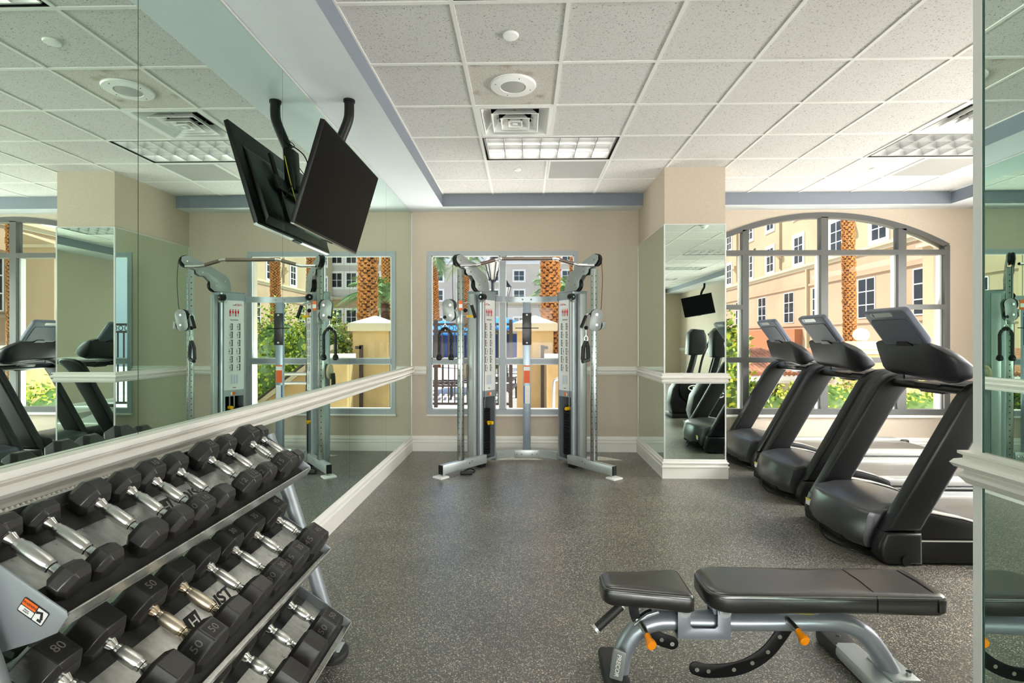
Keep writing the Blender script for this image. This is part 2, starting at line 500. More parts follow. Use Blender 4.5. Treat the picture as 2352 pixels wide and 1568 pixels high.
# window 1 (straight) and window 2 (arched)
def window_1():
    b = MB(); x0, x1, z0, z1 = -1.214, .673, .46, 2.504; ya, yb = YB - .012, YB + .06
    b.box(x0, x0 + .053, ya, yb, z0, z1, 'win'); b.box(x1 - .053, x1, ya, yb, z0, z1, 'win')
    b.box(x0 + .053, x1 - .053, ya, yb, z0, z0 + .062, 'win'); b.box(x0 + .053, x1 - .053, ya, yb, z1 - .058, z1, 'win')
    b.box(-.306, -.235, ya, yb, z0 + .06, z1 - .058, 'win')
    b.box(x0 + .05, -.306, ya, yb, 1.094, 1.154, 'win'); b.box(-.235, x1 - .05, ya, yb, 1.094, 1.154, 'win')
    b.box(x0 + .04, x1 - .04, YB + .06, YB + .25, z0 - .01, z0 + .05, 'trim')
    w = struct(b.build('window_1'))
    for a, c, e, f in ((x0 + .053, -.306, .522, 1.094), (-.235, x1 - .053, .522, 1.094), (x0 + .053, -.306, 1.154, 2.446), (-.235, x1 - .053, 1.154, 2.446)):
        g = MB()
        for q in ((a, a + .012, e, f), (c - .012, c, e, f), (a, c, e, e + .012), (a, c, f - .012, f)):
            g.box(q[0], q[1], YB - .006, YB + .01, q[2], q[3], 'white')
        g.build('glazing_bead', w)
        MB().box(a, c, YB + .028, YB + .034, e, f, 'glass').build('glass_pane', w)
    sl = MB(); sl.box(x0 - .01, x1 + .01, YB - .035, YB + .02, z0 - .02, z0, 'trim', bev=.004); sl.build('window_sill', w)
window_1()
def window_2():
    b = MB(); ya, yb = YB - .014, YB + .08; x0, x1, z0 = AXC - AHW, AXC + AHW, .47
    fw = .065
    pin = []
    for i in range(29):
        t = i / 28; x = x0 + fw + (2 * AHW - 2 * fw) * t
        pin.append((x, ATOP - ARAD + math.sqrt((ARAD - fw) ** 2 - (x - AXC) ** 2)))
    for i in range(28):
        b.prism([ARC[i], ARC[i + 1], pin[i + 1], pin[i]], ya, yb, 'win_d')
    b.box(x0, x0 + fw, ya, yb, z0, pin[0][1] + .02, 'win_d'); b.box(x1 - fw, x1, ya, yb, z0, pin[-1][1] + .02, 'win_d')
    b.box(x0 + fw, x1 - fw, ya, yb, z0, z0 + .07, 'win_d')
    zin = lambda x: ATOP - ARAD + math.sqrt((ARAD - fw) ** 2 - (x - AXC) ** 2) + .01
    cols = [(2.70, 2.775), (3.658, 3.742), (4.594, 4.69)]
    for a, c in cols: b.box(a, c, ya, yb, z0 + .07, zin((a + c) / 2), 'win_d')
    segs = [(x0 + fw, 2.70), (2.775, 3.658), (3.742, 4.594), (4.69, x1 - fw)]
    for n, (a, c) in enumerate(segs):
        b.box(a, c, ya, yb, 2.44, 2.50, 'win_d'); b.box(a, c, ya, yb, 1.112, 1.175, 'win_d')
        if n in (0, 3): b.box(a, c, ya, yb, 1.77, 1.828, 'win_d')
    w = struct(b.build('window_2'))
    for n, (a, c) in enumerate(segs):
        zs = [(.54, 1.112), (1.175, 1.77), (1.828, 2.44)] if n in (0, 3) else [(.54, 1.112), (1.175, 2.44)]
        g = MB()
        for e, f in zs:
            for xx in (a, c - .022): g.box(xx, xx + .022, YB + .034, YB + .1, e, f, 'white')
        g.build('glazing_bead', w)
        for e, f in zs: MB().box(a, c, YB + .028, YB + .034, e, f, 'glass').build('glass_pane', w)
        top = [(a, 2.50), (c, 2.50)] + [(c + (a - c) * i / 8, zin(c + (a - c) * i / 8) - .012) for i in range(9)]
        MB().prism(top, YB + .028, YB + .034, 'glass').build('glass_pane', w)
    MB().box(x0 - .02, x1 + .02, YB - .04, YB + .02, z0 - .03, z0, 'trim', bev=.004).build('window_sill', w)
window_2()
# eave over the windows outside
struct(MB().box(XL - 2, XR + 3, YB + .25, 7.74, 3.35, 3.6, mat('stucco', (222, 196, 160), .9, bump=(60, .5))).build('trim_5'))

# mouldings: profile (out, z)
BASE = [(0, 0), (.022, 0), (.022, .105), (.030, .112), (.030, .122), (.018, .130), (.018, .142), (.027, .150), (.027, .160), (.012, .170), (.012, .184), (0, .19)]
RAIL = [(0, .957), (.014, .957), (.022, .968), (.03, .978), (.03, .988), (.018, .994), (.018, 1.0), (.036, 1.006), (.044, 1.018), (.036, 1.03), (.02, 1.036), (.02, 1.044), (.03, 1.05), (.03, 1.058), (0, 1.063)]
def mould(b, prof, axis, pos, a0, a1, sgn, m='trim', mi=(0, 0)):
    """axis 'Y': runs along Y on plane X=pos, out direction sgn; 'X': runs along X on plane Y=pos. mi: mitre factors"""
    k = b.mi(m); A = []; B = []
    for o, z in prof:
        if axis == 'Y':
            A.append((pos + sgn * o, a0 + mi[0] * o, z)); B.append((pos + sgn * o, a1 + mi[1] * o, z))
        else:
            A.append((a0 + mi[0] * o, pos + sgn * o, z)); B.append((a1 + mi[1] * o, pos + sgn * o, z))
    b.loft([A, B], m)
def mk(name, prof, runs):
    b = MB()
    for r_ in runs: mould(b, prof, *r_)
    return struct(b.build(name, sharp=20))
mk('baseboard_left', BASE, [('Y', XL, YR, YB, 1, 'trim', (0, -1))])
mk('baseboard_back', BASE, [('X', YB, XL, CX0, -1, 'trim', (1, -1)), ('X', YB, CX1, XR, -1, 'trim', (1, -1))])
mk('baseboard_right', BASE, [('Y', XR, YR, YB, -1, 'trim', (0, -1))])
mk('trim_6', RAIL, [('X', YB, XL, -1.225, -1, 'trim', (1, 0)), ('X', YB, .69, CX0, -1, 'trim', (0, -1)), ('X', YB, CX1, CX1 + .14, -1, 'trim', (1, 0)), ('X', YB, 5.23, XR, -1, 'trim', (0, -1))])
mk('trim_7', RAIL, [('Y', XR, YR, YB, -1, 'trim', (0, -1))])
RAIL2 = [(0, .957), (.020, .957), (.026, .962), (.026, .972), (.006, .975), (.006, .983), (.034, .985), (.046, .993), (.052, 1.004), (.046, 1.015), (.032, 1.022), (.008, 1.024), (.008, 1.032), (.028, 1.034), (.040, 1.040), (.040, 1.060), (0, 1.063)]
b = MB(); mould(b, RAIL2, 'Y', XL + .005, YR, YB, 1, 'trim', (0, -1))
for i in range(330):   # rope bead under the rail
    y = .9 + i * .016
    b.tube([(XL + .016, y, .947), (XL + .028, y + .011, .957)], .0058, 'trim', 6)
struct(b.build('trim_8', sharp=20))
# columns
def column(n, x0, x1, y0, y1, faces):
    c = MB(); c.box(x0, x1, y0, y1, 0, 3.15 if n == 1 else 3.15, 'wall'); c = struct(c.build('wall_column_%s' % ('far' if n == 1 else 'near')))
    b = MB(); r = MB()
    for bb, pr in ((b, BASE), (r, RAIL)):
        if n == 1:
            mould(bb, pr, 'Y', x0 - .006, y0 - .006, YB, -1, 'trim', (-1, -1)); mould(bb, pr, 'Y', x1, y0 - .006, YB, 1, 'trim', (-1, -1))
            mould(bb, pr, 'X', y0 - .006, x0 - .006, x1, -1, 'trim', (-1, 1))
        else:
            mould(bb, pr, 'Y', x0 - .006, y0, y1 + .006, -1, 'trim', (-1, 1)); mould(bb, pr, 'Y', x1, y0, y1, 1, 'trim', (-1, 1))
            mould(bb, pr, 'X', y1 + .006, x0 - .006, x1, 1, 'trim', (-1, 1)); mould(bb, pr, 'X', y0, x0, x1, -1, 'trim', (-1, 1))
    struct(b.build('baseboard_column_%s' % ('far' if n == 1 else 'near'), sharp=20)); struct(r.build('trim_%d' % (8 + n), sharp=20))
column(1, CX0, CX1, CY0, YB, 0)
column(2, CX0, CX1, .85, 1.685, 0)

# mirrors
lm = thing('wall_mirror', 'long wall mirror of tall panels covering the left wall', 'mirror', (XL, 0, 0))
seams = [-8.2, -6.19, -5.03, -3.87, -2.71, -1.56, -.41, .746, 1.902, 3.058, 4.249, 5.38, YB - .004]
for a, c in zip(seams, seams[1:]):
    for z0, z1 in ((.19, .956), (1.064, 2.985)):
        b = MB(); b.box(-.002, .005, a + .0015, c - .0015, z0, z1, 'mirror'); bm = b.bm
        k = b.mi('mirror_edge')
        for f in bm.faces:
            if abs(f.calc_center_median().x - .005) > 1e-4: f.material_index = k
        b.build('mirror_panel', lm)
b = MB(); b.box(-.002, .009, -8.2, YB, 2.985, 2.997, 'alu'); b.box(-.002, .010, YB - .004, YB - .001, .19, 2.985, 'alu')
b.build('mirror_channel', lm)
def col_mirror(name, label, x0, x1, y0, y1, sides, top=2.56):
    t = thing(name, label, 'mirror', (x0, y0, 0))
    for s in sides:
        for z0, z1 in ((.19, .956), (1.064, top)):
            b = MB(); e = .014 if s != 'L' or name != 'x' else .014
            if s == 'L': b.box(-.006, -.0005, .004, y1 - y0 - .004, z0, z1, 'mirror')
            if s == 'F': b.box(.004, x1 - x0 - .004, -.006, -.0005, z0, z1, 'mirror')
            if s == 'R': b.box(x1 - x0 + .0005, x1 - x0 + .006, .004, y1 - y0 - .004, z0, z1, 'mirror')
            if s == 'B': b.box(.004, x1 - x0 - .004, y1 - y0 + .0005, y1 - y0 + .006, z0, z1, 'mirror')
            b.build('mirror_panel', t)
    b = MB()
    w, d = x1 - x0, y1 - y0
    if 'F' in sides:
        b.box(-.008, .006, -.008, .006, .19, top, 'alu'); b.box(w - .006, w + .008, -.008, .006, .19, top, 'alu')
        b.box(-.008, w + .008, -.009, -.001, top, top + .01, 'alu')
    if 'L' in sides:
        b.box(-.009, -.001, -.008, d, top, top + .01, 'alu')
        if 'B' not in sides: b.box(-.009, -.0005, d - .012, d, .19, top, 'alu')
    if 'B' in sides:
        b.box(-.009, .006, d - .024, d + .008, .19, top, 'white'); b.box(-.0075, -.0005, d - .030, d - .024, .19, top, 'mirror_edge')
    b.build('mirror_channel', t)
col_mirror('column_mirror', 'mirror wrapping the square column between the two windows', CX0, CX1, CY0, YB - .003, 'LFR')
col_mirror('column_mirror', 'mirrored column face at the right edge of the photo', CX0, CX1, .85, 1.685, 'LB')

# ------------------------------------------------------------------ ceiling fixtures
M['lens'] = mat('lit_diffuser', (255, 252, 246), .5, emit=((255, 250, 240), LAMP_E))
M['blade'] = mat('silver_louvre_blade', (150, 151, 150), .3, .3)
M['perf'] = mat('perforated_panel', (170, 168, 164), .6, bump=(400, .5))
def light_fixture(i, k, label):
    x0 = GX0 + i * PX + .012; x1 = GX0 + (i + 2) * PX - .012; y0 = GY0 + k * PY + .012; y1 = GY0 + (k + 1) * PY - .012
    cx, cy = (x0 + x1) / 2, (y0 + y1) / 2; hx, hy = (x1 - x0) / 2, (y1 - y0) / 2
    t = thing('ceiling_light', label, 'ceiling light', (cx, cy, ZC), 0, 'recessed ceiling lights')
    b = MB()
    for q in ((-hx, -hx + .006, -hy, hy), (hx - .006, hx, -hy, hy), (-hx, hx, -hy, -hy + .006), (-hx, hx, hy - .006, hy)):
        b.box(*q, .004, .13, 'black')  # black sides stand in for the shadow gap round the louvre
    b.box(-hx, hx, -hy, hy, .13, .135, 'blade')
    b.build('housing', t)
    b = MB(); hx -= .02; hy -= .02
    b.box(-hx, hx, -hy, hy, .085, .09, 'lens'); b.build('diffuser', t)
    b = MB()
    for q in ((-hx, -hx + .012, -hy, hy), (hx - .012, hx, -hy, hy), (-hx, hx, -hy, -hy + .012), (-hx, hx, hy - .012, hy)):
        b.box(*q, .006, .084, 'blade')
    for n in range(1, 7):
        x = -hx + 2 * hx * n / 7
        b.prism([(x - .003, .01), (x + .003, .01), (x + .014, .08), (x - .014, .08)], -hy, hy, 'blade', 'XZ')
    for n in range(1, 3):
        y = -hy + 2 * hy * n / 3
        b.prism([(y - .003, .008), (y + .003, .008), (y + .02, .08), (y - .02, .08)], -hx, hx, 'blade', 'YZ')
    b.build('louvre', t)
def lab_light(i, k):
    if (i, k) == (0, 2): return 'recessed ceiling light between the square air diffuser and the grey grille'
    if (i, k) == (6, 2): return 'recessed ceiling light at the right edge of the ceiling, above the treadmills'
    if (i, k) == (0, -2): return 'recessed ceiling light seen only in the mirror at the top left corner'
    return 'recessed ceiling light seen in the column mirror, ' + {-2: 'topmost there', -6: 'second from the top', -10: 'third from the top', -14: 'lowest and farthest'}[k]
for i, k in TROF: light_fixture(i, k, lab_light(i, k))
def diffuser(i, k, label):
    cx = GX0 + (i + .5) * PX; cy = GY0 + (k + .5) * PY; h = PX / 2 - .012
    t = thing('air_diffuser', label, 'air vent', (cx, cy, ZC), 0, 'square air diffusers')
    def sq(a, z): return [(-a, -a, z), (a, -a, z), (a, a, z), (-a, a, z)]
    b = MB(); b.loft([sq(h, .0), sq(h - .012, -.002), sq(h - .03, .002), sq(h - .09, .085), sq(h - .1, .085), sq(h - .036, .0)], 'white', cap=False)
    b.build('frame', t)
    for n, (a, z) in enumerate(((.185, -.004), (.115, -.010), (.058, -.014))):
        b = MB(); b.loft([sq(a, z), sq(a - .006, z - .003), sq(a - .05 if a > .06 else a - .035, z + .055), sq(a - .056 if a > .06 else a - .04, z + .055), sq(a - .01, z + .004), sq(a, z)], 'white', cap=False)
        b.build('cone', t)
    b = MB(); b.box(-.02, .02, -.015, .015, -.016, -.008, 'white', bev=.003); b.box(-.17, .17, -.008, .008, .03, .034, 'blade'); b.box(-.008, .008, -.17, .17, .03, .034, 'blade'); b.build('hub', t)
    b = MB(); b.lathe([(.0, .16), (.16, .16), (.16, .09), (.155, .09), (.155, .155), (0, .155)], 'void', seg=28)
    b.box(-h, h, -h, h, .165, .17, 'void')
    for q in ((-h, -h + .004, -h, h), (h - .004, h, -h, h), (-h, h, -h, -h + .004), (-h, h, h - .004, h)): b.box(*q, .006, .165, 'void')
    b.build('duct', t)
for (i, k), lb in zip(DIFF, ('white square air diffuser beside the round speaker, in front of the middle ceiling light', 'white square air diffuser cut off by the right mirror edge', 'white square air diffuser behind the camera', 'white square air diffuser behind the camera')):
    diffuser(i, k, lb)
for (i, k), lb in zip(RET, ('grey perforated return air grille right behind the middle ceiling light', 'grey perforated return air grille above the arched window')):
    cx = GX0 + (i + .5) * PX; cy = GY0 + (k + .5) * PY; h = PX / 2 - .010
    t = thing('return_grille', lb, 'air vent', (cx, cy, ZC), 0, 'perforated return grilles')
    MB().box(-h + .02, h - .02, -h + .02, h - .02, .002, .012, 'perf').build('perforated_panel', t)
    b = MB()
    for q in ((-h, -h + .02, -h, h), (h - .02, h, -h, h), (-h + .02, h - .02, -h, -h + .02), (-h + .02, h - .02, h - .02, h)): b.box(*q, 0, .014, 'bar')
    b.build('frame', t)
sp = thing('ceiling_speaker', 'round white speaker grille in the stained ceiling tile', 'speaker', (-.076, 3.608, ZC))
MB().lathe([(.157, .012), (.157, -.002), (.152, -.008), (.088, -.012), (.086, -.008), (0, -.008)], 'white', seg=48).build('rim', sp)
MB().lathe([(.086, -.008), (.06, -.013), (0, -.016)], mat('speaker_mesh', (188, 186, 182), .6, bump=(700, .8)), seg=40).build('speaker_mesh', sp)
b = MB()
for a in (20, 110, 200, 290): b.sphere((.125 * math.cos(R(a)), .125 * math.sin(R(a)), -.010), .004, 'void', sub=1)
b.build('screw', sp)
for x, y, r, lb in ((-.077, 3.014, .046, 'small round white sprinkler cover nearest the camera'), (-.07, 5.42, .036, 'small round sprinkler cover beyond the middle ceiling light'), (3.57, 5.46, .036, 'small round sprinkler cover above the arched window')):
    o = MB().lathe([(r, .012), (r, .0), (r * .9, -.006), (0, -.009)], 'white', seg=32).build('sprinkler_cover', None, (x, y, ZC))
    tag(o, lb, 'sprinkler cover', 'round sprinkler covers')
sd = thing('smoke_detector', 'white smoke detector on the ceiling, seen in the column mirror', 'smoke detector', (2.75, 2.6, ZC))
MB().lathe([(.07, .012), (.07, -.012), (.062, -.022), (.045, -.026), (.04, -.045), (.025, -.052), (0, -.052)], 'white', seg=28).build('casing', sd)

# ------------------------------------------------------------------ outside
M['tan'] = mat('tan_stucco', (188, 166, 132), .9, bump=(40, .5), var=(.35, .04))
M['tan2'] = mat('pink_stucco', (184, 156, 126), .9, bump=(40, .5), var=(.35, .04))
M['terra'] = mat('terracotta_stucco', (173, 112, 73), .9, bump=(40, .5))
M['greyst'] = mat('grey_stucco', (206, 198, 186), .9, var=(.3, .03))
M['palest'] = mat('pale_and_skylit_stucco', (236, 236, 232), .9)
M['cream'] = mat('cream_stucco', (188, 159, 110), .9, bump=(50, .6), var=(2.5, .05))
M['creamcap'] = mat('cream_cap', (201, 188, 157), .85)
M['offw'] = mat('white_window_trim', (246, 242, 234), .6)
M['pane'] = mat('dark_window_pane', (38, 44, 50), .08, spec=.8)
M['curt'] = mat('window_curtain', (96, 92, 88), .8)
M['pave'] = mat('pale_paving', (222, 218, 210), .85, var=(1.2, .05))
M['grass'] = mat('planting_bed', (96, 110, 52), .9, var=(3, .2))
M['soil'] = mat('soil', (92, 74, 58), .95)
M['bark'] = mat('palm_bark', (74, 44, 22), .9, bump=(50, .8), var=(14, .28))
M['boot'] = mat('palm_boot', (164, 106, 50), .85, var=(30, .32))
M['leafs'] = [mat('leaf_lime', (164, 174, 50), .5, spec=.4), mat('leaf_mid', (122, 149, 47), .5, spec=.4), mat('leaf_dark', (70, 97, 35), .55)]
M['frond'] = [mat('frond_green', (99, 134, 70), .5), mat('frond_pale', (132, 159, 100), .5)]
M['brown'] = mat('brown_metal', (70, 58, 50), .5, .3)
M['bluecloth'] = mat('blue_canopy_cloth', (34, 140, 222), .8)
M['navy'] = mat('navy_cloth', (22, 52, 100), .8)
M['roof'] = mat('clay_roof_tile', (164, 109, 78), .85, var=(8, .15))
M['ball'] = mat('white_stone', (240, 236, 226), .6)
struct(MB().box(-60, 2.2, YB + .25, 110, -.16, -.03, 'pave').build('ground_paving'))
struct(MB().box(2.2, 60, YB + .25, 110, -2.2, -2.05, 'pave').build('ground_lower_court'))
struct(MB().box(2.2, 2.3, YB + .25, 110, -2.1, -.03, 'cream').build('ground_retaining_wall'))
struct(MB().box(-30, 40, -60, YR - .3, -.16, -.03, 'pave').build('ground_rear'))
struct(MB().box(XR + .3, 40, YR - .3, YB + .25, -.16, -.03, 'pave').build('ground_side'))

def facade_window(t, T, w, h, trim, name='window', muntx=1, muntz=2):
    """frame on local plane y=0 facing -y, centred x, z from 0..h"""
    f = MB(); d = .06
    if trim:
        tw = .2
        for q in ((-w / 2 - tw, -w / 2, -tw, h + tw), (w / 2, w / 2 + tw, -tw, h + tw), (-w / 2, w / 2, -tw, 0), (-w / 2, w / 2, h, h + tw)):
            f.box(q[0], q[1], -d, .02, q[2], q[3], 'offw', T)
    for q in ((-w / 2, -w / 2 + .05, 0, h), (w / 2 - .05, w / 2, 0, h), (-w / 2, w / 2, 0, .05), (-w / 2, w / 2, h - .05, h)):
        f.box(q[0], q[1], -.035, .0, q[2], q[3], 'offw', T)
    for n in range(1, muntx + 1):
        x = -w / 2 + w * n / (muntx + 1); f.box(x - .03, x + .03, -.03, 0, .05, h - .05, 'offw', T)
    for n in range(1, muntz + 1):
        z = h * n / (muntz + 1); f.box(-w / 2 + .05, w / 2 - .05, -.028, 0, z - .025, z + .025, 'offw', T)
    o = f.build(name, t)
    g = MB(); g.box(-w / 2 + .05, w / 2 - .05, -.012, .0, .05, h - .05, 'pane', T)
    g.build('pane', o)
    return o
# tan wing on the right, running away from the window
tan = thing('hotel_wing', 'sunlit tan hotel wing with white framed windows seen through the arched window', 'building', (0, 0, 0))
fx = lambda y: 16.6 + .046 * y
def fbox(b, y0, y1, z0, z1, out, m, deep=.0):
    b.prism([(fx(y0) - out, y0), (fx(y1) - out, y1), (fx(y1) + deep, y1), (fx(y0) + deep, y0)], z0, z1, m, 'XY')
b = MB(); fbox(b, 12, 60.6, -2.2, 6.0, 0, 'tan2', 8); fbox(b, 12, 60.6, 6.0, 16, 0, 'tan', 8); b.build('wall', tan)
b = MB(); fbox(b, 12, 60.6, 6.0, 6.16, .18, 'creamcap'); fbox(b, 12, 60.6, 5.82, 6.0, .08, 'creamcap'); fbox(b, 12, 60.6, 4.72, 4.86, .08, 'tan2'); fbox(b, 12, 60.6, 2.2, 2.34, .07, 'tan2')
b.build('cornice', tan)
b = MB(); fbox(b, 35, 47, -2.2, 2.0, .5, 'terra'); b.build('terracotta_bay', tan)
Tf = lambda y, z, o=0: fr((fx(y) - o, y, z), (-.046, -1, 0), (1, -.046, 0), (0, 0, 1))
for y in (19.4, 23.7, 28.0, 32.9, 36.9, 41.5, 46.5, 51.2, 55.8): facade_window(tan, Tf(y, 2.45), 1.5, 2.1, False)
for y in (22.6, 26.95, 30.9, 35.5, 40, 44, 49, 53.5, 58): facade_window(tan, Tf(y, 6.35), 1.25, 1.8, True)
for y in (26.95, 30.9, 35.5, 40, 44, 49, 53.5, 58): facade_window(tan, Tf(y, 9.5), 1.25, 1.8, True)
for y, z0, z1 in ((38.2, 6.16, 14), (29.3, 6.16, 14), (34.2, -2, 5.8), (25.3, -2, 5.8), (46.8, 6.16, 14)):
    b = MB(); fbox(b, y - .09, y + .09, z0 + .2, z1, .16, 'tan')
    if z0 > 5: b.prism([(fx(y) - .02, z0 + 1.55), (fx(y) - .42, z0 + 1.55), (fx(y) - .42, z0 + 1.3), (fx(y) - .02, z0 + .9)], y - .25, y + .25, 'tan', 'XZ')
    b.build('downspout', tan)
for y, z in ((28.9, 8.1), (43.0, 8.3), (42.8, 10.4)):
    b = MB()
    for n in range(4): fbox(b, y - .22, y + .22, z + n * .09, z + n * .09 + .045, .03, 'brown')
    b.build('wall_vent', tan)
# nearer block at the right edge of the arch
nb = thing('hotel_wing', 'nearer tan stucco corner block at the right side of the arched window', 'building', (0, 0, 0))
b = MB(); b.box(15.35, 17.0, 20, 20.7, -2.2, 4.9, 'tan'); b.build('wall', nb)
b = MB(); b.box(15.2, 17.0, 19.85, 20.85, 4.9, 5.02, 'creamcap'); b.prism([(15.2, 5.02), (17.0, 5.02), (17.0, 5.6)], 19.9, 20.8, 'tan'); b.build('coping', nb)
# grey building
gb = thing('apartment_building', 'grey stucco building with white framed windows behind the pool fence', 'building', (0, 0, 0))
b = MB(); b.box(-45, 8.0, 76, 88, -.1, 6.3, 'greyst'); b.box(-45, 8.0, 76, 88, 6.3, 12.2, 'greyst'); b.box(-45, 8.0, 76, 88, 12.2, 24, 'palest')  # top wall coloured paler to stand for sky light on it
b.build('wall', gb)
b = MB(); b.box(-45, 8.2, 75.7, 76, 6.2, 6.5, 'creamcap'); b.box(-45, 8.2, 75.7, 76, 12.0, 12.3, 'palest'); b.build('cornice', gb)
for z in (2.9, 6.85, 9.65, 12.6, 15.5):
    for x in (6.2, 3.1, -.75, -4.45, -8.8, -12.5, -16.6, -20.3):
        facade_window(gb, Matrix.Translation((x, 76, z)), 1.5, 1.45, True, muntx=1, muntz=1)
for x in (1.9, -5.6, -13):
    MB().box(x - .09, x + .09, 75.8, 76, 0, 6.2, 'greyst').build('downspout', gb)
g2 = thing('apartment_building', 'cool grey building wing seen only in the left wall mirror behind the palm trunks', 'building', (0, 0, 0))
b = MB(); b.box(8.2, 24, 61, 70, -2.2, 6.0, 'tan2'); b.box(8.2, 24, 61, 70, 6.0, 22, 'greyst'); b.build('wall', g2)
MB().box(8.0, 24, 60.7, 61, 5.9, 6.2, 'creamcap').build('cornice', g2)
for z in (3.0, 7.3, 10.1, 12.9):
    for x in (9.6, 11.9, 14.6, 17.3, 19.0): facade_window(g2, Matrix.Translation((x, 61, z)), 1.2, 1.7, True, muntz=1)

# palms
def palm_trunk(b, x, y, z0, z1, r0, r1, seed, boots=True):
    rnd = random.Random(seed); n = 14
    k = []
    pts = []; rr = []
    for i in range(n + 1):
        t = i / n; pts.append((x + .06 * math.sin(t * 3 + seed), y + .04 * math.cos(t * 2 + seed), z0 + (z1 - z0) * t)); rr.append((r0 + (r1 - r0) * t) * (1 + .03 * rnd.uniform(-1, 1)))
    b.tube(pts, rr, 'bark', 14)
    if boots:
        row = .055 if r1 > .14 else .05; rows = int((z1 - z0) / row)
        for j in range(rows):
            t = j / rows; z = z0 + (z1 - z0) * t; r = r0 + (r1 - r0) * t
            cx = x + .06 * math.sin(t * 3 + seed); cy = y + .04 * math.cos(t * 2 + seed)
            m_ = 8
            for q in range(m_):
                a = 2 * math.pi * (q + (j % 2) * .5) / m_ + rnd.uniform(-.08, .08)
                T = fr((cx + math.cos(a) * r * .96, cy + math.sin(a) * r * .96, z), (-math.sin(a), math.cos(a), 0), (math.cos(a) * .9, math.sin(a) * .9, .45), (-.45 * math.cos(a), -.45 * math.sin(a), .9))
                w = r * .29 * rnd.uniform(.75, 1.2); l = r * .24 * rnd.uniform(.6, 1.6)
                b.loft([[(-w, 0, -.02), (w, 0, -.02), (w * .8, 0, .045), (-w * .8, 0, .045)], [(-w * .45, l, .02), (w * .45, l, .02), (w * .35, l * 1.05, .035), (-w * .35, l * 1.05, .035)]], 'boot', T)
def fronds(b, x, y, z, n, length, seed, droop=1.0, k0=0):
    rnd = random.Random(seed)
    for i in range(n):
        a = 2 * math.pi * i / n + rnd.uniform(-.3, .3); el = rnd.uniform(.1, 1.1)
        L = length * rnd.uniform(.8, 1.1); pts = []
        for s in range(9):
            t = s / 8; rr = L * t * math.cos(el) * (1 - .15 * t); zz = L * (math.sin(el) * t - droop * .75 * t * t)
            pts.append(Vector((x + math.cos(a) * rr, y + math.sin(a) * rr, z + zz)))
        m = M['frond'][rnd.randrange(2)]
        b.tube(pts, [.022 * (1 - .8 * s / 8) for s in range(9)], m, 4, cap=False)
        side = Vector((-math.sin(a), math.cos(a), 0))
        for s in range(34):
            t = .12 + .87 * s / 34; q = t * 8; j = min(7, int(q)); p = pts[j].lerp(pts[j + 1], q - j); d = (pts[j + 1] - pts[j]).normalized()
            ll = L * .26 * math.sin(math.pi * min(1, t * .9 + .12)) + .06
            for sg in (-1, 1):
                tip = p + (side * sg * .8 + d * .75 + Vector((0, 0, -.25 + rnd.uniform(-.15, .1)))).normalized() * ll
                w = d * .018
                b.quad(p - w, p + w, tip + w * .1, tip - w * .1, m)
def palm(label, x, y, z0, z1, r0, r1, seed, crown=None, nf=22, L=2.6):
    t = thing('palm_tree', label, 'palm tree', (0, 0, 0), 0, 'palm trees outside')
    b = MB(); palm_trunk(b, x, y, z0, z1, r0, r1, seed); b.build('trunk', t, recalc=False)
    if crown: b = MB(); fronds(b, x, y, z1, nf, L, seed); b.build('fronds', t, recalc=False)
palm('thick palm trunk behind the cream gate pillar', .62, 11.4, -.03, 5.2, .20, .19, 3, True, 24, 2.6)
palm('slim palm trunk at the right edge of the straight window', 1.62, 17, -.03, 7, .17, .15, 5, True, 18, 2.4)
palm('tall rough palm trunk in the middle of the arched window', 7.25, 12.0, -2.05, 8.5, .125, .12, 8, True, 16, 2)
palm('palm trunk at the far left edge, seen through the arched window in the left mirror', 12.3, 15.3, -2.05, 9, .17, .16, 18, True, 16, 2)
palm('palm trunk seen in the left wall mirror beside the tan hotel wing', 7.2, 21, -2.05, 9, .19, .17, 11, True, 16, 2.6)
palm('second palm trunk seen in the left wall mirror, left of the pulley tower', 5.75, 21.2, -2.05, 8.5, .19, .17, 12, True, 16, 2.6)
palm('thin palm with green crown at the left edge of the straight window', -4.45, 26, -.03, 5.3, .24, .2, 14, True, 20, 1.9)
palm('thin palm behind the left pulley arm', -2.95, 27, -.03, 5.3, .2, .17, 15, True, 20, 1.9)
b = MB(); fronds(b, 1.15, 15, 2.6, 26, 1.7, 21, .7)
b.tube([(1.15, 15, -.03), (1.15, 15, 2.6)], .12, 'bark', 10)
tag(b.build('palm_tree', recalc=False), 'low feathery palm with bright fronds around the thick trunk', 'palm tree', 'palm trees outside')

def bush(name, label, boxes, n, size, seed, cat='bush', w=(5, 3, 2)):
    rnd = random.Random(seed); b = MB()
    for (cx, cy, cz, rx, ry, rz), share in boxes:
        b.sphere((cx, cy, cz), 1, M['leafs'][2], sub=2, sc=(rx * .8, ry * .8, rz * .8))
        for i in range(int(n * share)):
            u = rnd.uniform(-1, 1); a = rnd.uniform(0, 2 * math.pi); rr = rnd.uniform(.82, 1.06); s = math.sqrt(1 - u * u)
            d = Vector((s * math.cos(a), s * math.sin(a), u))
            lump = 1 + .10 * math.sin(7 * a + 3 * u) + .08 * math.sin(11 * u + seed)
            p = Vector((cx + d.x * rx * rr * lump, cy + d.y * ry * rr * lump, cz + d.z * rz * rr * lump))
            t1 = Vector((rnd.uniform(-1, 1), rnd.uniform(-1, 1), rnd.uniform(-.4, 1))).normalized(); t2 = t1.cross(d + Vector((rnd.uniform(-.5, .5),) * 3)).normalized()
            L = size * rnd.uniform(.7, 1.3)
            m = M['leafs'][rnd.choices((0, 1, 2), w)[0]]
            b.quad(p, p + t1 * L * .5 + t2 * L * .28, p + t1 * L, p + t1 * L * .5 - t2 * L * .28, m)
    return tag(b.build(name, recalc=False), label, cat)
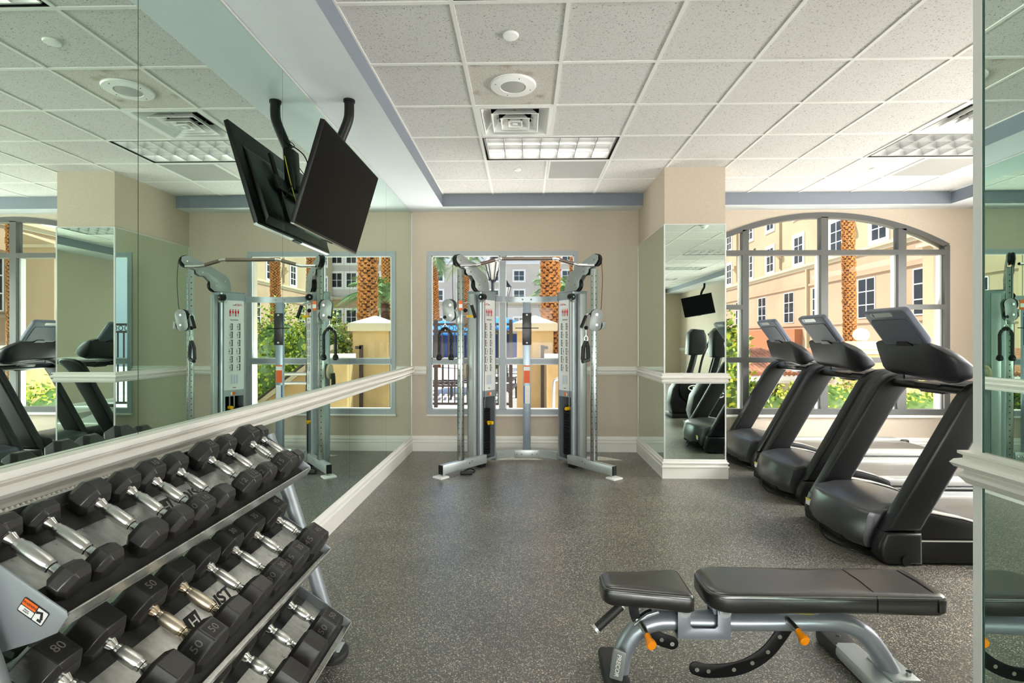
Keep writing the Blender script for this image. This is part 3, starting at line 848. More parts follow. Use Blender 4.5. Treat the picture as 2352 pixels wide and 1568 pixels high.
bush('hedge', 'bright green hedge along the bottom of the arched window', [((4.0, 9.2, -.3, 1.0, .6, 1.0), 1), ((5.4, 9.4, -.25, 1.0, .6, 1.05), 1), ((6.9, 9.5, -.3, 1.0, .6, .95), .8), ((8.0, 9.5, -.4, .7, .5, .9), .6)], 2200, .075, 1, 'hedge', (7, 3, 1))
bush('shrub', 'leafy shrub at the left of the arched window beside the column', [((3.35, 9.0, .6, .42, .5, 1.15), 1), ((3.1, 9.4, -.6, .6, .5, 1.2), .8)], 2400, .10, 2, 'shrub', (3, 5, 3))
bush('shrub', 'lime green shrub behind the stair wall, seen in the left wall mirror', [((1.55, 11.3, .95, .75, .5, 1.05), 1), ((2.75, 11.9, .7, .9, .6, 1.4), 1.2)], 2600, .09, 3, 'shrub', (6, 3, 1))
pw = thing('apartment_building', 'pale building beyond the window, seen by double reflection in the column mirror', 'building', (0, 0, 0))
MB().box(-48, -20, 34, 50, -.1, 16, 'palest').build('wall', pw)
for z in (3.0, 6.6, 9.8, 12.6):
    for x in (-45, -41, -37, -33, -29, -25, -22): facade_window(pw, Matrix.Translation((x, 34, z)), 1.2, 1.7, True, muntz=1)
bush('tree', 'green tree before the pale building, seen by double reflection in the column mirror', [((-12.5, 19, 1.9, 1.6, 1.4, 1.9), 1)], 2200, .2, 9, 'tree')
bush('shrub', 'small yellow green shrub top behind the blue umbrella', [((-1.3, 22, .95, .9, .5, 1.1), 1)], 900, .09, 4, 'shrub', (8, 2, 0))

# gate pillar and pool fence
pl = thing('gate_pillar', 'cream stucco pillar with white pyramid cap outside the window', 'pillar', (.215, 10.75, -.03))
MB().box(-.36, .36, -.35, .35, 0, 1.58, 'cream').build('shaft', pl)
b = MB(); b.box(-.44, .44, -.43, .43, 1.58, 1.74, 'creamcap', bev=.015); b.loft([[(-.43, -.42, 1.74), (.43, -.42, 1.74), (.43, .42, 1.74), (-.43, .42, 1.74)], [(-.02, -.02, 1.90), (.02, -.02, 1.90), (.02, .02, 1.90), (-.02, .02, 1.90)]], 'ball'); b.build('cap', pl)
fn = thing('pool_fence', 'dark brown metal pool fence with rings along its top rail', 'fence', (0, 10.6, -.03))
b = MB()
for z in (1.70, 1.55, .10): b.box(-6, -.30, -.02, .02, z, z + .045, 'brown')
b.build('rail', fn)
b = MB(); x = -5.9; n = 0
while x < -.4:
    b.box(x - .011, x + .011, -.011, .011, .12, 1.57, 'brown'); x += .125
b.build('balusters', fn)
b = MB(); x = -5.84
while x < -.4:
    pts = [(x + .045 * math.cos(a), 0, 1.648 + .045 * math.sin(a)) for a in [2 * math.pi * i / 12 for i in range(13)]]
    b.tube(pts, .008, 'brown', 5, cap=False); x += .125
b.build('rings', fn)
for x in (-1.78, -.27, -3.6, -5.4):
    MB().box(x - .035, x + .035, -.035, .035, 0, 1.82, 'brown').build('post', fn)
# gate latch post in front of the pillar
o = MB(); o.box(.215 - .045 + .15, .215 + .02 + .15, 10.2, 10.26, -.03, 1.28, 'brown'); o.box(.34, .46, 10.2, 10.24, 1.2, 1.26, 'brown'); tag(o.build('gate_post'), 'slim dark gate post in front of the cream pillar', 'post')
# umbrellas
def umbrella(label, x, y, z, r, m):
    t = thing('pool_umbrella', label, 'umbrella', (x, y, -.03), 0, 'blue pool umbrellas')
    b = MB(); rings = []
    for rr, zz in ((r, z - .42), (r * .98, z - .38), (r * .5, z - .16), (.03, z)):
        rings.append([(rr * math.cos(R(a)), rr * math.sin(R(a)), zz) for a in range(0, 360, 45)])
    b.loft(rings, m, cap=False); b.build('canopy', t, recalc=False)
    MB().cyl((0, 0, 0), (0, 0, z - .02), .025, 'brown').build('pole', t)
umbrella('blue pool umbrella left of the left pulley tower', -2.35, 15.2, 1.95, 1.1, 'bluecloth')
umbrella('blue pool umbrella between the left pulley tower and the pillar', -.70, 17.0, 2.14, 1.05, 'bluecloth')
cb = thing('cabana', 'navy blue cabana cloth behind the pool fence', 'cabana', (0, 18.7, -.03))
b = MB()
for x0, x1 in ((-3.3, -1.55), (-1.35, .3)):
    pts = [(x0 + (x1 - x0) * i / 24, .05 * math.sin(i * 1.3)) for i in range(25)]
    b.loft([[(x, y, .75) for x, y in pts], [(x, y, 1.55) for x, y in pts]], 'navy', cap=False, closed=False)
b.build('curtain', cb, recalc=False)
b = MB(); b.box(-3.4, .4, -.03, .03, 1.55, 1.6, 'brown')
for x in (-3.35, -1.45, .35): b.box(x - .03, x + .03, -.03, .03, 0, 1.55, 'brown')
b.build('frame', cb)
# stacked loungers
def lounger(label, x, y, z, a):
    t = thing('pool_lounger', label, 'lounger', (x, y, z), a, 'brown pool loungers')
    b = MB(); b.box(-.95, .95, -.32, -.28, .30, .34, 'brown'); b.box(-.95, .95, .28, .32, .30, .34, 'brown')
    for i in range(14): b.box(-.9 + i * .13, -.84 + i * .13, -.28, .28, .32, .335, 'brown')
    b.build('bed', t)
    for sx in (-.8, .75):
        for sy in (-.3, .3): MB().box(sx - .02, sx + .02, sy - .02, sy + .02, 0, .3, 'brown').build('leg', t)
for n, (x, y, a) in enumerate(((-2.5, 12.6, .1), (-1.9, 13.6, .1), (-.55, 12.0, 1.5), (-.60, 14.3, 1.5))):
    lounger(('brown slatted pool lounger just behind the fence, leftmost', 'brown slatted pool lounger behind the leftmost one', 'brown slatted pool lounger behind the middle of the window', 'brown slatted pool lounger farthest from the fence')[n], x, y, -.03, a)
# lamps
def street_lamp(label, x, y, h, s):
    t = thing('street_lamp', label, 'lamp post', (x, y, -.03), 0, 'black garden lamp posts')
    MB().lathe([(.09 * s, 0), (.09 * s, .15), (.045 * s, .25), (.035 * s, h - .4 * s), (.06 * s, h - .38 * s), (.0, h - .38 * s)], mat('lamp_black', (26, 28, 30), .4), seg=14).build('pole', t)
    b = MB(); K = mat('lamp_black', (26, 28, 30), .4)
    for i in range(6):
        a = R(60 * i); c, q = math.cos(a), math.sin(a)
        b.tube([(.07 * s * c, .07 * s * q, h - .36 * s), (.19 * s * c, .19 * s * q, h + .1 * s)], .012 * s, K, 5)
    b.lathe([(.0, h - .40 * s), (.09 * s, h - .37 * s), (.05 * s, h - .34 * s), (0, h - .34 * s)], K, seg=12)
    b.lathe([(.24 * s, h + .1 * s), (.2 * s, h + .14 * s), (.08 * s, h + .28 * s), (.03 * s, h + .38 * s), (0, h + .42 * s)], K, seg=12)
    b.build('lantern', t)
    MB().lathe([(.05 * s, h - .33 * s), (.16 * s, h + .09 * s), (0, h + .1 * s)], mat('frosted_lamp_glass', (226, 222, 210), .3), seg=12).build('lamp_glass', t)
street_lamp('black lantern lamp post behind the left pulley arm', -.79, 13.2, 3.25, 1.05)
street_lamp('smaller black lamp post behind the middle of the window', -.62, 18.5, 3.15, .8)
# hand rails, plinth and stairs right of pillar
o = MB()
for dx in (0, .14):
    o.tube(smooth_path([(.50 + dx, 8.9 + dx, -.6), (.50 + dx, 8.9 + dx, .55 - dx * 1.2), (.56 + dx, 8.9 + dx, .72 - dx * 1.2), (.75 + dx, 8.9 + dx, .80 - dx * 1.2), (1.3 + dx, 8.9 + dx, .8 - dx * 1.2)], 5), .028, 'steel', 10)
tag(o.build('handrail'), 'bent stainless steel handrails in front of the cream pillar', 'handrail')
b = MB(); b.box(.42, .82, 9.6, 9.95, -.03, 1.02, 'cream'); b.box(.38, .86, 9.56, 9.99, 1.02, 1.12, 'ball')
tag(b.build('garden_wall'), 'low cream garden wall with white coping right of the pillar', 'garden wall')
b = MB(); b.prism([(.95, 1.12), (.95, -2.05), (4.6, -2.05), (4.6, -1.66)], 10.1, 10.3, 'cream', 'XZ'); b.prism([(.86, 1.29), (.86, 1.19), (4.7, -1.73), (4.7, -1.63)], 10.03, 10.37, 'creamcap', 'XZ')
tag(b.build('stair_wall'), 'sloping cream stair wall with pale coping, seen in the left wall mirror', 'stair wall')
b = MB(); b.tube([(1.0, 9.9, .95), (1.3, 9.9, .95), (4.4, 9.9, -1.4)], .022, 'brown', 8)
for x in (1.3, 2.3, 3.3, 4.3): b.cyl((x, 9.9, -2.05 if x > 2.3 else -.05), (x, 9.9, .95 - (x - 1.3) * .758), .012, 'brown', 6)
tag(b.build('stair_railing'), 'dark metal stair railing descending beside the sloping wall', 'railing')
# pedestals with balls right of the arch window
for n, (x, y) in enumerate(((6.85, 10.9), (8.0, 11.6))):
    t = thing('garden_pedestal', ('cream pedestal topped by a white stone ball behind the nearest treadmill screen', 'cream pedestal with white ball partly hidden by the window mullion')[n], 'pedestal', (x, y, -2.05), 0, 'ball topped pedestals')
    MB().box(-.22, .5, -.25, .25, 0, 3.15, 'cream').build('shaft', t)
    b = MB(); b.box(-.30, .58, -.32, .32, 3.15, 3.24, 'creamcap'); b.box(-.36, .64, -.37, .37, 3.24, 3.30, 'creamcap'); b.box(-.2, .2, -.2, .2, 3.3, 3.40, 'creamcap'); b.build('cap', t)
    MB().sphere((0, 0, 3.53), .15, 'ball', sub=3, sc=(1, 1, .9)).build('ball', t)
t = thing('garden_railing', 'black metal railing between the ball topped pedestals', 'railing', (0, 11.4, -2.05))
b = MB()
for i in range(22): b.box(7.35 + i * .13, 7.37 + i * .13, -.01, .01, 1.9, 3.1, 'brown')
b.box(7.3, 10.3, -.02, .02, 3.08, 3.13, 'brown'); b.box(7.3, 10.3, -.02, .02, 1.95, 2.0, 'brown'); b.build('bars', t)
# tiled porch
pc = thing('tiled_porch', 'small porch with clay tile roof and pale column below the tan wing', 'porch', (5.9, 13.2, -2.05))
b = MB()
for i in range(26):
    x = -.9 + i * .105
    b.tube([(x, -.6, 2.62), (x + .0, 1.2, 3.15)], .06, 'roof', 8)
b.build('tile_roof', pc)
b = MB(); b.box(-1.0, 1.9, -.66, -.56, 2.46, 2.56, 'ball'); b.box(-1.0, 1.9, -.6, 1.2, 2.40, 2.46, 'ball'); b.build('eaves', pc)
MB().lathe([(.16, 0), (.14, .1), (.13, 2.3), (.18, 2.4)], 'creamcap', Matrix.Translation((.35, -.45, 0)), 16).build('column', pc)
MB().box(-1, 1.9, 1.1, 1.2, 0, 2.4, 'brown').build('back_wall', pc)

# ------------------------------------------------------------------ functional trainer
def cable_machine():
    XC = .03
    t = thing('cable_machine', 'silver dual pulley cable machine standing in front of the straight window', 'gym machine', (XC, 5.75, 0))
    OY = 5.75
    T0 = Matrix.Translation((-XC, -OY, 0))     # world -> local
    def W(p): return (p[0] - XC, p[1] - OY, p[2])
    for s in (-1, 1):
        A = Vector((.355, 6.01 - OY)); B = Vector((.50, 5.80 - OY)); n = Vector((.84, .54)).normalized(); d = (B - A).normalized()
        F = fr((s * A.x, A.y, 0), (s * d.x, d.y, 0), (s * n.x, n.y, 0), (0, 0, 1))   # local x along the front panel, y into the tower
        w = (B - A).length; dep = .20
        b = MB()
        b.box(0, w, 0, .006, .80, 1.925, 'grey', F); b.box(0, .022, 0, .006, .05, .80, 'grey', F); b.box(w - .03, w, 0, .006, .05, .80, 'grey', F)
        b.box(.022, w - .03, 0, .006, .76, .80, 'grey', F); b.box(.022, w - .03, .0, .006, .05, .075, 'grey', F)
        b.prism([(w, 0), (w + .012, .012), (w + .012, dep - .02), (w, dep), (0, dep), (-.004, dep - .02), (-.004, .006), (0, .0), (0, .006), (0.002, dep - .006), (w - .004, dep - .006), (w - .004, .006)], .02, 1.925, 'grey', 'XY', F)
        b.box(-.004, w + .012, 0, dep, 1.925, 1.94, 'grey', F, bev=.005)
        b.build('tower', t)
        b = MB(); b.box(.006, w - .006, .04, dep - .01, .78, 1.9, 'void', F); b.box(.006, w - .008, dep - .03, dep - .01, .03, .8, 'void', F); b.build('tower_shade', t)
        b = MB()
        for k in range(17): b.box(.035, w - .045, .05, .15, .10 + k * .0305, .128 + k * .0305, 'black', F, bev=.003)
        b.build('weight_stack', t)
        b = MB(); b.cyl(F @ Vector((w * .5, .1, .6)), F @ Vector((w * .5, .1, .8)), .010, 'chrome'); b.cyl(F @ Vector((w * .3, .1, .06)), F @ Vector((w * .3, .1, .78)), .008, 'chrome')
        b.cyl(F @ Vector((w * .45, .05, .05)), F @ Vector((w * .45, .05, .10)), .016, 'chrome'); b.build('guide_rod', t)
        zp = .46 if s < 0 else .63
        b = MB(); b.cyl(F @ Vector((w * (.3 if s < 0 else .62), .05, zp)), F @ Vector((w * (.3 if s < 0 else .62), -.015, zp)), .02, 'yellow', 12); b.cyl(F @ Vector((w * .62, -.015, zp)), F @ Vector((w * .62, -.026, zp)), .012, 'yellow', 12); b.build('weight_pin', t)
        # side channel beside the tower
        b = MB(); C = Vector((w + .012, dep - .05))
        b.box(w + .014, w + .022, .07, .13, .06, 1.90, 'void', F); b.box(w + .022, w + .066, .05, .13, .06, 1.90, 'greyl', F, bev=.006); b.build('side_channel', t)
        # placard (text readable from the room on both towers)
        P = MB(); px0, px1 = .018, w - .018
        P.prism([(px0 + q[0] + (px1 - px0) / 2, q[1] + 1.335) for q in rrect(px1 - px0, 1.01, .012)], -.003, .0, 'paper', 'XZ', F); pc = P.build('instruction_placard', t)
        tx = Vector((s * d.x, d.y, 0)) * s   # reading direction, left to right
        FT = fr((F @ Vector((w / 2, -.0045, 0))), tx, (0, 0, 1), tx.cross(Vector((0, 0, 1))))
        def at(u, z): return FT @ Matrix.Translation((u, z, 0))
        q = MB()
        q.text('HD', .034, 'red', at(-.055, 1.79), shear=.4, sx=1.5); q.text('SERIES', .012, 'ink', at(-.0, 1.787))
        for k, u in enumerate((-.045, -.015, .015, .045)):
            m = 'red' if k else 'paper'
            q.sphere((0, 0, 0), .007, 'red', at(u, 1.735), 1, (1, 1, .1)); q.box(-.009, .009, -.03, .0, -.0005, .0005, 'red', at(u, 1.725)); q.box(-.008, -.002, -.065, -.03, -.0005, .0005, 'red' if k % 2 else 'greyl', at(u, 1.725)); q.box(.002, .008, -.065, -.03, -.0005, .0005, 'red' if k % 2 else 'greyl', at(u, 1.725))
        q.box(-.045, .045, -.006, .006, -.0004, .0004, 'greyd', at(0, 1.62))
        rnd = random.Random(4)
        for r_ in range(6):
            for c_ in (0, 1):
                z = 1.545 - r_ * .092; u = -.045 + c_ * .085
                q.box(-.022, -.012, -.034, .034, -.0004, .0004, 'ink', at(u, z)); q.box(-.024, .0, -.036, -.030, -.0004, .0004, 'ink', at(u, z)); q.box(-.026, .002, .028, .034, -.0004, .0004, 'ink', at(u, z))
                a = rnd.uniform(.0, .014)
                q.box(.0 + a, .006 + a, -.034, .012, -.0004, .0004, 'greyd', at(u, z)); q.box(-.006 + a, .012 + a, -.004, .002, -.0004, .0004, 'ink', at(u, z)); q.sphere((.003 + a, .02, 0), .005, 'ink', at(u, z), 1, (1, 1, .1))
                q.box(-.026, .03, -.043, -.041, -.0003, .0003, 'greyd', at(u, z))
        for r_ in range(12): q.box(-.05, .05, -.0008, .0008, -.0003, .0003, 'greyl', at(0, 1.0 - r_ * .009))
        for u in (-.03, .0, .03): q.box(u - .006, u + .006, -.05, .05, -.0002, .0003, mat('pale_blue_print', (190, 205, 225), .5), at(0, .95))
        q.box(-.018, .018, -.003, .004, -.0004, .0004, 'ink', at(0, .855)); q.build('print', pc)
        q = MB(); q.box(-.02, .012, -.018, .018, -.0008, .0008, 'sorange', at(.01, .79)); q.box(.012, .03, -.016, .016, -.0008, .0008, 'paper', at(.01, .79)); q.build('sticker', t)
        # floor arm and foot pad
        e = Vector((s * .617, -.787, 0)); S0 = Vector((s * .60, 5.67 - OY, 0)); side = Vector((.787, s * .617, 0))
        G = fr((S0.x, S0.y, 0), e, e.cross(Vector((0, 0, -1))), (0, 0, 1))
        b = MB(); b.box(-.22, .44, -.028, .028, .035, .13, 'greyl', G, bev=.004); b.build('floor_arm', t)
        b = MB(); b.box(.44, .452, -.026, .026, .037, .128, 'black', G); b.build('end_cap', t)
        b = MB(); b.box(.385, .50, -.065, .065, .0, .018, 'white', G, bev=.004); b.box(.40, .43, -.02, .02, .016, .035, 'steel', G); b.build('foot_pad', t)
        MB().box(-.2, -.12, -.03, .03, 0, .035, 'black', G).build('rubber_foot', t)
        b = MB()
        for u, z in ((.02, .10), (.06, .085)): b.cyl(G @ Vector((u, -.034, z)), G @ Vector((u, .034, z)), .008, 'chrome', 8)
        b.build('bolt', t)
        # pole
        PP = S0 + e * .16
        G2 = fr((PP.x, PP.y, 0), e, e.cross(Vector((0, 0, -1))), (0, 0, 1))
        rotp = G2
        b = MB(); b.box(-.027, .027, -.027, .027, .13, 2.14, 'steel', rotp, bev=.003)
        hs = -1 if (rotp.to_3x3() @ Vector((0, -1, 0))).y < 0 else 1
        for k in range(31):
            z = .22 + k * .0615
            b.cyl(rotp @ Vector((.0, hs * .0272, z)), rotp @ Vector((.0, hs * .0276, z)), .006, 'void', 8)
            b.cyl(rotp @ Vector((.0272, .0, z)), rotp @ Vector((.0276, .0, z)), .006, 'void', 8)
        b.build('pole', t)
        # pulley arm plates
        O = Vector((s * .688, 5.545 - OY, 0))
        H = fr((O.x, O.y, 0), e, e.cross(Vector((0, 0, -1))), (0, 0, 1))
        out = [(.101, 2.267), (.06, 2.285), (.027, 2.286), (-.01, 2.272), (-.17, 2.2), (-.343, 2.111), (-.372, 2.07), (-.384, 2.035), (-.40, 1.925), (-.221, 1.925), (-.176, 1.964), (-.172, 2.026), (-.117, 2.084), (-.07, 2.08), (-.036, 2.106), (-.03, 2.14), (.016, 2.161), (.074, 2.183), (.106, 2.224)]
        for off in (-.032, .026):
            b = MB(); b.prism(out, off, off + .006, 'greyd', 'XZ', H, bev=.0015)
            b.prism([(-.13, 2.13), (-.25, 2.055), (-.262, 2.03), (-.235, 2.03), (-.20, 2.075)], off - .0006, off + .0066, 'grey', 'XZ', H)
            b.build('pulley_plate', t)
        b = MB()
        for u, z, r_ in ((.052, 2.225, .066), (-.232, 1.99, .072), (-.10, 2.12, .04)):
            b.tube([H @ Vector((u, -.02, z)), H @ Vector((u, -.006, z)), H @ Vector((u, 0, z)), H @ Vector((u, .006, z)), H @ Vector((u, .02, z))], [r_, r_ * .96, r_ * .86, r_ * .96, r_], 'black', 24)
        b.build('pulley_wheel', t)
        b = MB()
        for u, z in ((.052, 2.225), (-.232, 1.99), (-.10, 2.12), (-.33, 2.04)): b.cyl(H @ Vector((u, -.038, z)), H @ Vector((u, .038, z)), .009, 'chrome', 8)
        b.build('bolt', t)
        b = MB(); u0 = F @ Vector((w - .0, -.0, 1.86)); b.cyl(F @ Vector((w - .01, -.03, 1.865)), F @ Vector((w + .045, -.03, 1.865)), .036, 'black', 18); b.cyl(F @ Vector((w - .02, -.03, 1.865)), F @ Vector((w + .055, -.03, 1.865)), .010, 'chrome', 8); b.box(w - .005, w + .04, -.03, .01, 1.81, 1.84, 'greyd', F); b.build('guide_pulley', t)
        b = MB(); b.tube([F @ Vector((w + .02, -.06, 1.86)), F @ Vector((w + .02, -.05, .16))], .003, 'black', 6)
        b.tube(smooth_path([H @ Vector((.10, 0, 2.26)), H @ Vector((.125, 0, 2.2)), H @ Vector((.135, 0, 2.0)), H @ Vector((.12, 0, 1.74)), H @ Vector((.09, 0, 1.68))], 5), .003, 'black', 6); b.build('cable', t)
        # carriage
        b = MB(); b.box(-.038, .038, -.038, .038, 1.56, 1.72, 'steel', rotp, bev=.004); b.build('carriage', t)
        zc = 1.60 if s > 0 else 1.70
        cxp = (s * .70 if s > 0 else -.80); cyp = 5.43 - OY
        def disc2(off, m, sc=1.0):
            pts = [(cxp + .060 * sc * math.cos(R(a)) + .015, zc + .055 + .060 * sc * math.sin(R(a))) for a in range(-20, 170, 15)] + [(cxp + .060 * sc * math.cos(R(a)) - .005 * s, zc - .055 + .060 * sc * math.sin(R(a))) for a in range(170, 350, 15)]
            if s < 0: pts = [(2 * cxp - a, b_) for a, b_ in reversed(pts)]
            return pts
        for off in (-.026, .02):
            b = MB(); b.prism(disc2(0, 0), cyp + off, cyp + off + .006, 'greyd', 'XZ', bev=.001); b.build('swivel_plate', t)
        b = MB()
        for z in (zc + .055, zc - .05):
            b.tube([(cxp + .01, cyp - .018, z), (cxp + .01, cyp, z), (cxp + .01, cyp + .018, z)], [.062, .052, .062], 'black', 20)
        b.build('pulley_wheel', t)
        b = MB()
        for z in (zc + .055, zc - .05): b.cyl((cxp + .01, cyp - .034, z), (cxp + .01, cyp + .034, z), .012, 'chrome', 8)
        if s > 0: b.box(cxp + .05, cxp + .10, cyp - .015, cyp + .03, zc - .09, zc - .01, 'greyd', bev=.004)
        else: b.box(cxp + .04, cxp + .09, cyp - .01, cyp + .03, zc - .07, zc + .01, 'greyd', bev=.004)
        b.build('swivel_bracket', t)
        if s < 0:
            b = MB(); b.box(-.705, -.665, cyp - .008, cyp + .0, 1.70, 1.80, 'sorange'); b.box(-.703, -.667, cyp - .010, cyp - .007, 1.725, 1.765, 'paper'); b.build('sticker', t)
            b = MB(); b.tube(smooth_path([(-.655, cyp + .02, 1.775), (-.60, cyp - .03, 1.775), (-.565, cyp - .05, 1.74)], 4), .010, 'chrome', 8); b.build('adjust_lever', t)
            b = MB(); b.cyl((-.568, cyp - .05, 1.75), (-.528, cyp - .06, 1.62), .017, 'black', 14); b.build('lever_grip', t)
            b = MB(); b.cyl((-.62, cyp, 1.64), (-.56, cyp - .02, 1.64), .013, 'yellow', 12); b.cyl((-.66, cyp, 1.64), (-.62, cyp, 1.64), .008, 'chrome', 8); b.sphere((-.635, cyp - .02, 1.70), .022, 'black'); b.build('lock_pin', t)
        else:
            b = MB(); b.cyl((.60, cyp - .02, 1.64), (.548, cyp - .05, 1.52), .017, 'black', 14); b.build('lever_grip', t)
            b = MB(); b.tube(smooth_path([(.67, cyp + .03, 1.66), (.63, cyp, 1.665), (.602, cyp - .02, 1.645)], 4), .010, 'chrome', 8); b.build('adjust_lever', t)
    # cross members
    def barpath(z): return [( x, (6.0 - OY) + .13 * (1 - (abs(x) / .36) ** 3) + .0, z) for x in [-.355 + .71 * i / 20 for i in range(21)]]
    def strap(pts, h, th, m, name):
        b = MB(); rings = []
        for i, p in enumerate(pts):
            a = Vector(pts[max(0, i - 1)]); c = Vector(pts[min(len(pts) - 1, i + 1)]); dd = (c - a).normalized(); nn = Vector((-dd.y, dd.x, 0)) * th
            p = Vector(p)
            rings.append([p - nn - Vector((0, 0, h)), p + nn - Vector((0, 0, h)), p + nn + Vector((0, 0, h)), p - nn + Vector((0, 0, h))])
        b.loft(rings, m); return b.build(name, t)
    strap(barpath(1.862), .033, .02, 'grey', 'upper_crossbar'); strap(barpath(.078), .043, .022, 'greyl', 'lower_crossbar')
    b = MB(); b.box(-.045, .045, .345, .385, .12, 1.83, mat('blue_silver_paint', (152, 164, 176), .35, .5), None, bev=.004); b.build('centre_post', t)
    b = MB(); b.box(-.145, .145, .336, .352, .03, .125, 'greyl', None, bev=.004); b.build('joint_plate', t)
    b = MB()
    for x in (-.115, -.06, .06, .115): b.sphere((x, .334, .078), .011, 'chrome', sub=1)
    for x in (-.05, .05): b.sphere((x, .358, 1.862), .012, 'chrome', sub=1)
    b.build('bolt', t)
    b = MB(); b.box(-.052, .052, .325, .345, 1.335, 1.705, mat('dark_plate', (52, 50, 52), .35, .3), None, bev=.004)
    for z in (1.36, 1.68): b.sphere((0, .325, z), .016, 'chrome', sub=2)
    b.sphere((0, .325, 1.5), .007, 'chrome', sub=1); b.build('storage_plate', t)
    b = MB(); b.cyl((-.135, .32, 1.53), (.135, .32, 1.53), .005, 'black', 8); b.build('storage_rod', t)
    q = MB(); q.box(-.035, .035, .3405, .3445, .895, 1.10, 'sorange'); q.box(-.035, .035, .3400, .344, 1.04, 1.085, 'paper')
    for k in range(9): q.box(-.028, .028, .3398, .3405, .91 + k * .014, .912 + k * .014, 'red')
    q.build('warning_label', t)
    q = MB(); q.box(-.035, .035, .3405, .3445, .66, .865, 'paper'); q.box(-.035, -.023, .3400, .344, .66, .865, 'blue')
    for k in range(12): q.box(-.018, .03, .3398, .3408, .675 + k * .015, .677 + k * .015, 'greyd')
    q.build('instruction_label', t)
    cy = 5.45 - OY
    b = MB()
    bar = [(-.69, cy, 2.165), (-.66, cy, 2.165), (-.55, cy, 2.167), (-.50, cy, 2.175), (-.33, cy, 2.222), (-.28, cy, 2.232), (-.2, cy, 2.233), (.2, cy, 2.233), (.29, cy, 2.232), (.34, cy, 2.222), (.50, cy, 2.175), (.55, cy, 2.167), (.66, cy, 2.165), (.69, cy, 2.165)]
    b.tube(smooth_path(bar, 3), .0165, 'chrome', 12); b.build('pull_up_bar', t)
    b = MB(); b.tube([(-.48, cy, 2.181), (-.33, cy, 2.223)], .0195, mat('bar_grip', (110, 98, 88), .4, .7), 12); b.tube([(.33, cy, 2.223), (.48, cy, 2.181)], .0195, mat('bar_grip', (110, 98, 88), .4, .7), 12); b.tube([(-.26, cy, 2.233), (.26, cy, 2.233)], .0195, mat('bar_grip', (110, 98, 88), .4, .7), 12); b.build('bar_grip', t)
    # attachments are things of their own
    X, Y = XC, 5.43
    tr = thing('triceps_rope', 'black braided triceps rope hanging from the left pulley', 'rope', (-.815, 5.42, 1.60))
    b = MB(); b.sphere((.0, 0, .03), .024, 'black'); b.build('stopper', tr)
    b = MB(); b.tube([(0, 0, .01), (0, 0, -.05)], .004, 'chrome', 6); 
    b.tube([(.02 * math.sin(R(a)), 0, -.075 + .03 * math.cos(R(a))) for a in range(0, 361, 30)], .004, 'chrome', 6, cap=False); b.build('carabiner', tr)
    b = MB()
    for sg in (-1, 1):
        for ph in range(3):
            pts = []
            for i in range(40):
                u = i / 39; cx = sg * (.012 + .050 * min(1, u * 4) ** .6); z = -.095 - (.285) * max(0, u - .06) + (-.008 if u < .1 else 0)
                a = u * 42 + ph * 2.094
                pts.append((cx + .008 * math.cos(a), .008 * math.sin(a), z))
            b.tube(pts, .0095, 'rubber', 6)
    b.tube([(-.03, 0, -.10), (-.012, 0, -.083), (.012, 0, -.083), (.03, 0, -.10)], .016, 'black', 8)
    b.build('braided_rope', tr)
    b = MB()
    for sg in (-1, 1): b.lathe([(.012, .02), (.022, .012), (.030, -.01), (.030, -.03), (.018, -.042), (0, -.045)], 'black', Matrix.Translation((sg * .062, 0, -.372)), 14)
    b.build('rubber_end', tr)
    hd = thing('stirrup_attachment', 'black stirrup handle hanging from the right pulley', 'handle', (.632, 5.41, 1.52))
    b = MB(); b.sphere((0, 0, 0), .022, 'black'); b.build('stopper', hd)
    b = MB(); b.tube([(0, 0, -.02), (0, 0, -.09)], .004, 'chrome', 6); b.tube([(.018 * math.sin(R(a)), 0, -.11 + .028 * math.cos(R(a))) for a in range(0, 361, 30)], .0035, 'chrome', 6, cap=False); b.build('carabiner', hd)
    b = MB()
    b.tube([(0, 0, -.135), (-.028, .0, -.20), (-.034, 0, -.33)], .007, 'black', 6, flat=3); b.tube([(0, 0, -.135), (.02, .01, -.20), (.026, .01, -.31)], .007, 'black', 6, flat=3); b.build('strap', hd)
    b = MB(); b.cyl((-.04, -.02, -.345), (.034, .03, -.325), .019, 'rubber', 14); b.build('grip', hd)
    fl = thing('foam_grip_attachment', 'black foam cable handle lying on the floor by the left foot of the cable machine', 'handle', (-.60, 5.50, 0))
    b = MB(); b.cyl((-.06, -.06, .022), (.06, -.05, .022), .021, 'rubber', 16); b.build('grip', fl)
    b = MB(); b.tube(smooth_path([(-.06, -.06, .022), (-.03, .03, .02), (.03, .07, .035), (.08, .04, .02), (.06, -.05, .022)], 5), .008, 'black', 6); b.build('strap', fl)
    ds = thing('strap_attachment', 'pale disc with black straps hung beside the left tower, seen in the mirror', 'gym attachment', (-.655, 5.86, 1.02))
    MB().cyl((-.01, 0, .02), (.012, 0, .02), .085, 'creamcap', 28).build('disc', ds)
    b = MB()
    for i in range(4): b.tube(smooth_path([(-.03, -.03 + .02 * i, .0), (-.04, -.05 + .025 * i, -.12), (-.03, -.02 + .02 * i, -.2), (-.03, .01 + .02 * i, -.1), (-.03, -.01 + .02 * i, 0)], 4), .008, 'rubber', 6)
    b.build('straps', ds)
cable_machine()

